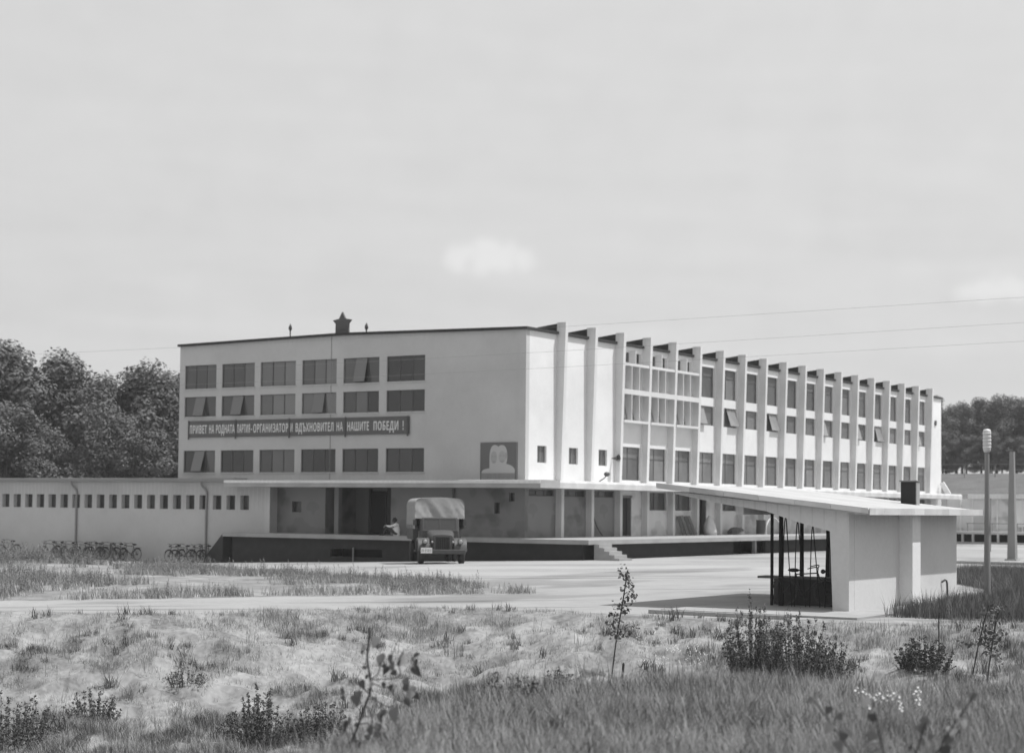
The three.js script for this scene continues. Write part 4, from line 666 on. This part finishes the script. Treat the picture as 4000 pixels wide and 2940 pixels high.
function treeKinds() {
  const out = [];
  for (let k = 0; k < 4; k++) {          // broad crowns, 14 m
    const R = rng(40 + k), L = []; for (let i = 0; i < 26; i++) { const y = 1.6 + 11.2 * Math.pow(i / 25, 0.9), w = 2.6 * Math.sqrt(Math.max(0.05, 1 - Math.pow((y - 6) / 8.4, 2))); const a = R() * 6.283, q = w * (0.35 + 0.55 * R()); L.push([Math.cos(a) * q, y + R() * 0.6, Math.sin(a) * q, 0.85 + 0.55 * R(), 1.0 + 0.7 * R()]); }
    out.push({ crown: foliage(100 + k, L, 13000, 0.14, 0.13), trunk: limbs(60 + k, 12, 0.22, 12, 2.6) });
  }
  return out;
}
const kinds = treeKinds();
function tree(name, k, x, z, h, turn, label, group, wide = 1) {
  const t = thing(name, label, 'tree', [x, height(x, z), z], turn, group); part(t, 'trunk', kinds[k].trunk, barkM); part(t, 'crown', kinds[k].crown, leafM); const s = h / (k < 4 ? 14 : 11.9); t.scale.set(s * wide, s, s * wide); return t;
}
{
  const R = rng(9), lab = { a: 'broad leafy tree in the dark wood behind the low wing', b: 'rounded dark tree in the far belt on the bank' };
  // wood behind the low wing: [x, z, height]
  const wood = []; [[-60, 15.9], [-20, 15.9], [25, 15.6], [70, 15.3], [115, 14.8], [160, 14.4], [195, 13.4], [230, 12.7], [265, 12.9], [300, 13.9], [335, 14.5], [370, 13.7], [405, 13.3]].forEach(([d, h], i) => wood.push([-66.8 + d * 0.0248 - (i % 3) * 1.5, -25.2 - d * 0.0274 - (i % 3) * 1.4, h, i % 4]));
  for (let i = 0; i < 10; i++) { const d = -70 + i * 52; wood.push([-56 + d * 0.024, -17.5 - d * 0.026, 7.5 + (i * 7 % 4), (i + 2) % 4]); }
  for (const [x, z, h, k] of wood)
    tree('broadleaf_tree', k, x, z, h, R() * 6.28, lab.a, 'trees behind the low wing', 1.05 + 0.25 * R());
  for (let i = 0; i < 36; i++) { const x = -54 + i * 1.5 + R() * 1.0, z = -172 - (i % 3) * 4.5 - R() * 4; tree('bank_tree', i % 4, x, z, 9.4 + R() * 1.9, R() * 6.28, lab.b, 'trees on the far bank', 1.15 + 0.3 * R()); }
  for (let i = 0; i < 22; i++) { const x = -46 + i * 1.7 + R(), z = -167 - R() * 2; tree('bank_bush', i % 4, x, z, 4.2 + R() * 1.6, R() * 6.28, 'low rounded bush filling the foot of the far tree belt', 'bushes below the far trees', 1.5 + 0.3 * R()); }
}

// ---------------------------------------------------------------- saplings and shrubs
const smallLeaf = leafMat(1);
function sapling(x, z, h, lean, seed, label, bare = 0.38, dense = 260, size = 0.028, wide = 0.16) {
  const t = thing('sapling', label, 'sapling', [x, height(x, z), z], 0.57); const R = rng(seed); const top = [lean, h, 0.05];
  part(t, 'stem', tube([[0, -0.05, 0], [lean * 0.3, h * 0.35, 0.02], [lean * 0.7, h * 0.7, -0.02], top], 0.009 + h * 0.003, 16, 6), barkM);
  const L = []; for (let i = 0; i < 14; i++) { const q = bare + (1 - bare) * i / 13; L.push([lean * q + (R() - 0.5) * wide, h * q, (R() - 0.5) * wide, wide * (0.35 + 0.5 * R()) * (1.15 - 0.6 * q), h * 0.07]); }
  part(t, 'crown', foliage(seed + 1, L, dense, size, 0.1, { spread: 0.6 }), smallLeaf); return t;
}
const sap = (px, py, topPy, lean, seed, label, ...o) => { const p = seen(px, py), D = Math.hypot(p.x - 46.089, p.z - 72.748); return sapling(p.x, p.z, (py - topPy) * 1.77936 * D / 6896, lean * 1.77936 * D / 6896, seed, label, ...o); };
sap(1342, 1492, 1255, 34, 301, 'slim young sapling with bare lower stem alone on the pale slope', 0.4, 330, 0.042, 0.36);
sap(2135, 1485, 1335, 34, 302, 'leaning sapling with loose crown in front of the lamp post', 0.4, 190, 0.045, 0.42);
sap(2165, 1522, 1350, 26, 303, 'thin bushy sapling standing beside the leaning sapling', 0.4, 160, 0.04, 0.36);
sap(2062, 1450, 1350, 0, 304, 'bare thin sapling with few leaves before the shelter wall', 0.85, 14, 0.025, 0.06);
sap(1795, 1530, 1460, 4, 305, 'very thin low sapling among the dark weeds', 0.8, 12, 0.025, 0.06);
function shrub(x, z, r, h, seed, n, label, tone = 0.1) {       // a clump of upright leafy stalks, spiky outline
  const t = thing('weed_shrub', label, 'shrub', [x, height(x, z), z], seed, 'weed shrubs in the meadow'); const R = rng(seed), st = [], L = [], k = Math.round(24 + 110 * r);
  for (let i = 0; i < k; i++) { const a = R() * 6.283, q = r * Math.sqrt(R()), H = h * (0.45 + 0.75 * R()) * (1 - 0.55 * (q / r) ** 2), bx0 = Math.cos(a) * q * 0.75, bz0 = Math.sin(a) * q * 0.75, tx = Math.cos(a) * q * 1.1 + (R() - 0.5) * 0.08, tz = Math.sin(a) * q * 1.1; st.push(cone([bx0, -0.03, bz0], [tx, H, tz], 0.005, 0.002, 3)); for (let m = 1; m < 6; m++) L.push([lerp(bx0, tx, m / 5), H * m / 5.2, lerp(bz0, tz, m / 5), 0.035 + 0.03 * R(), H * 0.11]); }
  part(t, 'stems', merge(st), barkM); part(t, 'leaves', foliage(seed + 3, L, Math.round(n * 5), 0.021, tone, { spread: 0.6, flat: 0.0 }), smallLeaf); return t;
}
const shr = (px, py, r, h, ...o) => { const p = seen(px, py); return shrub(p.x, p.z, r, h, ...o); };
shr(1655, 1475, 0.6, 1.35, 401, 1500, 'tall dark weed shrub growing in front of the shelter kerb');
shr(1745, 1480, 0.85, 1.05, 402, 1700, 'broad dark weed shrub beside the tall one');
shr(1815, 1495, 0.6, 0.75, 403, 900, 'low dark weed shrub behind the white flowers');
shr(2030, 1475, 0.55, 0.6, 404, 1000, 'low black looking shrub in the hollow beside the leaning sapling', 0.07);
shr(575, 1640, 0.7, 0.9, 405, 1300, 'spiky dark clump on the pale slope', 0.1);
shr(20, 1650, 0.8, 0.9, 406, 1100, 'dark clump with tall stalks at the foot of the pale slope');
shr(1225, 1512, 0.35, 0.4, 407, 200, 'small upright weed near the bare stemmed sapling');
shr(705, 1640, 0.4, 0.8, 408, 700, 'small leafy weed under the large leaved poplar shoot');
shr(200, 1590, 0.5, 0.55, 409, 500, 'thin grey weed clump half way down the pale slope');
shr(405, 1505, 0.45, 0.34, 410, 110, 'single small tuft of weeds on the bare part of the slope');
shr(1130, 1560, 0.45, 0.35, 411, 200, 'low weed at the edge where sward meets the pale slope');
// the large leaved poplar shoot close by: every leaf its own piece
{
  const bxp = 37.6, bz = 61.9, k = 0.000654, yaw = THREE.MathUtils.degToRad(32.8);
  const T = thing('poplar_shoot', 'young poplar shoot with large heart shaped leaves rising from the slope', 'sapling', [bxp, height(bxp, bz) - 0.02, bz], yaw);
  const X = (x) => (x - 385) * k, base = 0.478 - height(bxp, bz), Y = (y) => base + (1652 - y) * k, R = rng(77);
  part(T, 'stem', tube([[-0.08, 0, 0], [-0.04, base * 0.6, 0], [X(385), Y(1652), 0], [X(440), Y(1470), 0.01], [X(530), Y(1230), 0], [X(610), Y(990), -0.02], [X(660), Y(860), 0], [X(665), Y(700), 0], [X(625), Y(450), 0], [X(640), Y(260), 0], [X(650), Y(80), 0]], 0.0095, 60, 7), barkM);
  const br = [[[610, 990], [680, 1080], [700, 1230]], [[530, 1230], [640, 1200], [760, 1260]], [[660, 860], [560, 800], [450, 720]], [[665, 700], [760, 620], [800, 480]], [[665, 720], [840, 780], [950, 730]], [[660, 880], [820, 1000], [960, 1050]], [[700, 700], [1020, 640], [1000, 480], [1060, 350]], [[440, 1470], [400, 1300], [380, 1200]], [[470, 1420], [560, 1420], [590, 1520]]];
  for (const b of br) part(T, 'branch', tube(b.map(([x, y], i) => [X(x), Y(y), 0.05 * i * (b[0][0] % 3 ? 1 : -1)]), 0.0045, 14, 5), barkM);
  const sh = new THREE.Shape(); sh.moveTo(0, 0); sh.bezierCurveTo(0.32, 0.16, 0.62, -0.02, 0.5, -0.34); sh.bezierCurveTo(0.4, -0.66, 0.14, -0.86, 0, -1.12); sh.bezierCurveTo(-0.14, -0.86, -0.4, -0.66, -0.5, -0.34); sh.bezierCurveTo(-0.62, -0.02, -0.32, 0.16, 0, 0);
  const lg = new THREE.ShapeGeometry(sh, 5); { const p = lg.attributes.position; for (let i = 0; i < p.count; i++) p.setZ(i, 0.25 * Math.abs(p.getX(i)) - 0.12 * p.getY(i) * p.getY(i)); lg.computeVertexNormals(); }
  const lm = [0.11, 0.15, 0.2].map((v) => new THREE.MeshPhysicalMaterial({ color: G(v), roughness: 0.55, side: THREE.DoubleSide, transmission: 0 }));
  const lv = [[735, 190, 110], [560, 300, 60], [770, 400, 115], [905, 410, 115], [920, 500, 90], [1060, 420, 125], [1180, 460, 130], [1210, 380, 70], [580, 550, 55], [420, 720, 70], [540, 720, 90], [690, 720, 60], [320, 810, 70], [490, 880, 100], [755, 900, 80], [830, 730, 70], [950, 810, 70], [1080, 690, 135], [1130, 780, 125], [1175, 760, 80], [965, 1020, 145], [365, 1190, 100], [455, 1130, 70], [650, 1250, 100], [750, 1220, 115], [790, 1090, 100], [845, 1050, 80], [560, 1420, 125], [710, 1400, 95], [305, 960, 50], [275, 640, 60], [460, 1560, 100], [690, 1560, 70], [1100, 900, 90], [610, 650, 60], [300, 1380, 80]];
  { // a second, lower shoot with pale leaves, further along the sward
    const x2 = 41.97, z2 = 61.72, T2 = thing('poplar_shoot', 'low poplar shoot with many leaves in the thick sward', 'sapling', [x2, height(x2, z2) - 0.02, z2], yaw), Q = rng(91);
    for (let i = 0; i < 4; i++) { const a = (i - 1.5) * 0.22, H = 0.62 + 0.2 * Q(), zz = (Q() - 0.5) * 0.3; part(T2, 'stem', tube([[a * 0.3, 0, 0], [a * 0.8, H * 0.5, zz * 0.5], [a * 1.6, H, zz]], 0.006, 12, 5), barkM); for (let m = 0; m < 10; m++) { const u = 0.35 + 0.65 * m / 9, o = part(T2, 'leaf', lg, lm[(i + m * 2) % 3], [a * 1.5 * u + (Q() - 0.5) * 0.14, H * u, zz * u + (Q() - 0.5) * 0.14]); const s = 0.045 + 0.03 * Q(); o.scale.set(s, s, s); o.rotation.set(-0.9 + Q() * 1.2, (Q() - 0.5) * 2, (Q() - 0.5) * 1.4); } }
  }
  for (let i = 0; i < 34; i++) { const b = lv[i]; lv.push([b[0] + (R() - 0.5) * 130, b[1] + 40 + R() * 90, b[2] * (0.55 + 0.4 * R())]); }
  lv.forEach(([x, y, w], i) => { const o = part(T, 'leaf', lg, lm[i % 3], [X(x), Y(y), (R() - 0.5) * 0.24]); const s = w * k * 1.2; o.scale.set(s * (0.6 + 0.5 * R()), s, s); o.rotation.set(-0.6 + R() * 1.3, (R() - 0.5) * 2.6, (R() - 0.5) * 1.3); const pet = part(T, 'leaf_stalk', cone([X(x), Y(y), o.position.z], [X(x) - 0.02 + 0.04 * R(), Y(y) + 0.03, o.position.z * 0.6], 0.0018, 0.0025, 4), barkM); });
}

{
  const t = thing('stump_stake', 'short dark stump of a stake beside the bare stemmed sapling', 'post', seen(1366, 1490).toArray()); part(t, 'stake', cone([0, -0.05, 0], [0.03, 0.3, 0], 0.028, 0.026, 7), M.base); part(t, 'stake_head', cone([0.03, 0.3, 0], [0.032, 0.33, 0], 0.026, 0.012, 7), M.base);
}
// ---------------------------------------------------------------- grass and weeds
function tuft(seed, n, h, spread, w, bend) {
  const R = rng(seed), pos = [], idx = [];
  for (let i = 0; i < n; i++) {
    const a = R() * 6.283, q = spread * Math.sqrt(R()), bxx = Math.cos(a) * q, bz = Math.sin(a) * q, H = h * (0.5 + 0.7 * R()), t = R() * 6.283, dx = Math.cos(t), dz = Math.sin(t), b = bend * (0.4 + R()) * H, b0 = pos.length / 3, ww = w * (0.6 + 0.7 * R());
    pos.push(bxx - dz * ww, 0, bz + dx * ww, bxx + dz * ww, 0, bz - dx * ww, bxx + dx * b * 0.3 - dz * ww * 0.8, H * 0.55, bz + dz * b * 0.3 + dx * ww * 0.8, bxx + dx * b * 0.3 + dz * ww * 0.8, H * 0.55, bz + dz * b * 0.3 - dx * ww * 0.8, bxx + dx * b, H, bz + dz * b);
    idx.push(b0, b0 + 1, b0 + 2, b0 + 1, b0 + 3, b0 + 2, b0 + 2, b0 + 3, b0 + 4);
  }
  const g = new THREE.BufferGeometry(); g.setAttribute('position', new THREE.Float32BufferAttribute(pos, 3)); g.setIndex(idx); g.computeVertexNormals(); return g;
}
function weed(seed, h) {           // upright stalks with small leaves
  const R = rng(seed), a = []; for (let i = 0; i < 4; i++) { const x = (R() - 0.5) * 0.2, z = (R() - 0.5) * 0.2, H = h * (0.6 + 0.5 * R()), lx = (R() - 0.5) * 0.2; a.push(cone([x, 0, z], [x + lx, H, z], 0.006, 0.003, 3)); for (let j = 0; j < 22; j++) { const t = 0.1 + 0.9 * j / 21, q = new THREE.PlaneGeometry(0.018, 0.07 * (1.2 - 0.6 * t)); q.rotateX(0.5 + R()); q.translate(0, 0, 0.04); q.rotateY(R() * 6.283); q.translate(x + lx * t, H * t, z); a.push(q); } }
  return merge(a.map((g) => { const q = g.index ? g.toNonIndexed() : g; q.deleteAttribute('uv'); return q; }));
}
const grassM = new THREE.MeshStandardMaterial({ color: G(1), roughness: 0.95, side: THREE.DoubleSide });
function scatter(name, label, category, geo, seed, n, area, accept, tone, scale) {
  const R = rng(seed), list = []; let tries = 0; const [x0, x1, z0, z1] = area;
  while (list.length < n && tries < n * 14) { tries++; const x = lerp(x0, x1, R()), z = lerp(z0, z1, R()); const k = accept(x, z, R); if (k > 0) list.push([x, z, k, R(), R(), R()]); }
  const m = new THREE.InstancedMesh(geo, grassM, list.length), M4 = new THREE.Matrix4(), q = new THREE.Quaternion(), e = new THREE.Euler(), c = new THREE.Color();
  list.forEach(([x, z, k, a, b, d], i) => { const s = scale(k, a, x, z); e.set((b - 0.5) * 0.25, a * 6.283, (d - 0.5) * 0.25); q.setFromEuler(e); M4.compose(new THREE.Vector3(x, height(x, z) - 0.01, z), q, new THREE.Vector3(s, s * (0.75 + 0.5 * b), s)); m.setMatrixAt(i, M4); const v = tone(k, d, x, z); c.setRGB(v, v, v); m.setColorAt(i, c); });
  return stuff(m, name, label, category);
}
const inView = (x, z, pad = 2) => { const dx = x - 46.089, dz = z - 72.748, f = -dx * Math.sin(0.5724) - dz * Math.cos(0.5724), r = dx * Math.cos(0.5724) - dz * Math.sin(0.5724); return f > 9 && Math.abs(r) < f * 0.29 + pad; };
const meadow = (x, z) => z - roadLow(x) > 0.15 && (x > 33 || lipDist(x, z) > 0.2 + 0.5 * hash(Math.floor(x * 9), Math.floor(z * 9))) && !(x > 25.4 && x < 31.5 && z < 36.8) && (z > 33.5 || x > 31.4);
scatter('dry_grass', 'short pale dry grass over the sandy slope', 'grass', tuft(501, 10, 0.1, 0.14, 0.0035, 0.8), 601, 30000, [8, 50, 33, 65], (x, z, R) => (inView(x, z) && meadow(x, z) && R() < -0.25 + 1.2 * fbm(x * 0.8, z * 0.8, 3) + lush(x, z) * 0.5 ? 1 : 0), (k, d) => 0.2 + 0.22 * d, (k, a) => 0.5 + 0.7 * a);
scatter('green_grass', 'darker green grass in patches and on the near sward', 'grass', tuft(502, 20, 0.19, 0.16, 0.0034, 0.7), 602, 30000, [8, 50, 33, 65], (x, z, R) => { if (!inView(x, z) || !meadow(x, z)) return 0; const L = lush(x, z); return R() < (L - 0.12) * 1.1 ? L : 0; }, (k, d, x, z) => (0.15 + 0.17 * d) * (0.55 + 0.9 * fbm(x * 1.1, z * 1.1, 3)), (k, a) => 0.45 + 0.35 * k + 0.5 * a);
scatter('tall_grass', 'tall grass stalks standing out of the sward', 'grass', tuft(503, 6, 0.34, 0.1, 0.004, 0.4), 603, 2600, [8, 50, 33, 65], (x, z, R) => { if (!inView(x, z) || !meadow(x, z)) return 0; const L = lush(x, z); return R() < L * L * 0.6 + 0.012 ? L : 0; }, (k, d) => 0.13 + 0.2 * d, (k, a) => 0.7 + 0.6 * a);
scatter('dark_tufts', 'small dark tufts dotted over the pale slope', 'weeds', tuft(504, 26, 0.16, 0.1, 0.006, 0.7), 604, 1500, [8, 50, 33, 65], (x, z, R) => (inView(x, z) && meadow(x, z) && fbm(x * 0.9 + 3, z * 0.9, 3) > 0.55 && R() < 0.6 ? 1 : 0), (k, d) => 0.09 + 0.09 * d, (k, a) => 0.5 + 1.1 * a);
const bankN = (x, z) => fbm(x * 0.5 + 5, z * 0.28, 3) + 0.12 * smooth(4, 0.5, edgeDist(x, z, mound)) * (x > 2 ? 1 : 0);
scatter('bank_weeds', 'upright dark weeds covering the bank between road and yard', 'weeds', weed(505, 0.6), 605, 1700, [-40, 20, 19, 46], (x, z, R) => { if (!inView(x, z, 6) || moundIn(x, z) < 0.3) return 0; const n = bankN(x, z); const g = x < -6 ? 0.05 : 0; return n + g > 0.54 && R() < (n + g - 0.49) * 6 ? n : 0; }, (k, d) => 0.13 + 0.14 * d, (k, a, x) => (0.4 + 0.9 * a) * (x > -6 ? 0.6 : 0.95));
scatter('bank_grass', 'grass on the bank between the road and the yard', 'grass', tuft(506, 12, 0.2, 0.2, 0.007, 0.6), 606, 6000, [-40, 20, 19, 46], (x, z, R) => { if (!inView(x, z, 6) || moundIn(x, z) < -0.2) return 0; const n = bankN(x, z); return R() < (n - 0.47) * 3.2 ? n : 0; }, (k, d) => 0.24 + 0.2 * d, (k, a) => 0.5 + 0.8 * a);
scatter('verge_grass', 'tall dark grass on the verge behind the lamp post', 'grass', tuft(507, 14, 0.45, 0.22, 0.007, 0.35), 607, 9000, [24, 46, 5.6, 34], (x, z, R) => (inView(x, z, 3) && x > 31.4 - smooth(26, 8, z) * 7 && z > 5.8 + 0.6 * R() ? 1 : 0), (k, d) => 0.1 + 0.1 * d, (k, a) => 0.5 + 0.7 * a);
scatter('wall_weeds', 'thin weeds at the foot of the bicycles', 'weeds', weed(508, 0.3), 608, 160, [-40, -17, 3, 9], (x, z, R) => (fbm(x * 0.5, z * 0.5, 2) > 0.5 ? 1 : 0), (k, d) => 0.1 + 0.08 * d, (k, a) => 0.4 + 0.8 * a);
{
  const fl = (() => { const a = []; for (let i = 0; i < 6; i++) { const q = new THREE.CircleGeometry(0.013, 6); q.rotateX(-0.9); q.rotateY(i * 1.1); q.translate(Math.cos(i) * 0.03, 0.28 + 0.02 * (i % 3), Math.sin(i * 2) * 0.03); a.push(q); } return merge(a); })();
  const R = rng(61), list = [];
  for (const [px, py, rx, ry, n] of [[1480, 1475, 75, 28, 40], [1430, 1410, 60, 30, 9], [1960, 1600, 80, 25, 16]]) for (let i = 0; i < n; i++) { const a = R() * 6.283, q = Math.sqrt(R()), p = seen(px + Math.cos(a) * q * rx, py + Math.sin(a) * q * ry); list.push([p.x, p.z]); }
  const m = new THREE.InstancedMesh(fl, new THREE.MeshStandardMaterial({ color: G(0.55), side: THREE.DoubleSide }), list.length), M4 = new THREE.Matrix4(); list.forEach(([x, z], i) => { M4.makeRotationY(i).setPosition(x, height(x, z) + 0.05 * (i % 3) - 0.05, z); m.setMatrixAt(i, M4); });
  stuff(m, 'white_flowers', 'small white flower heads among the weeds', 'flowers');
}

shade(scene);
renderer.render(scene, camera);
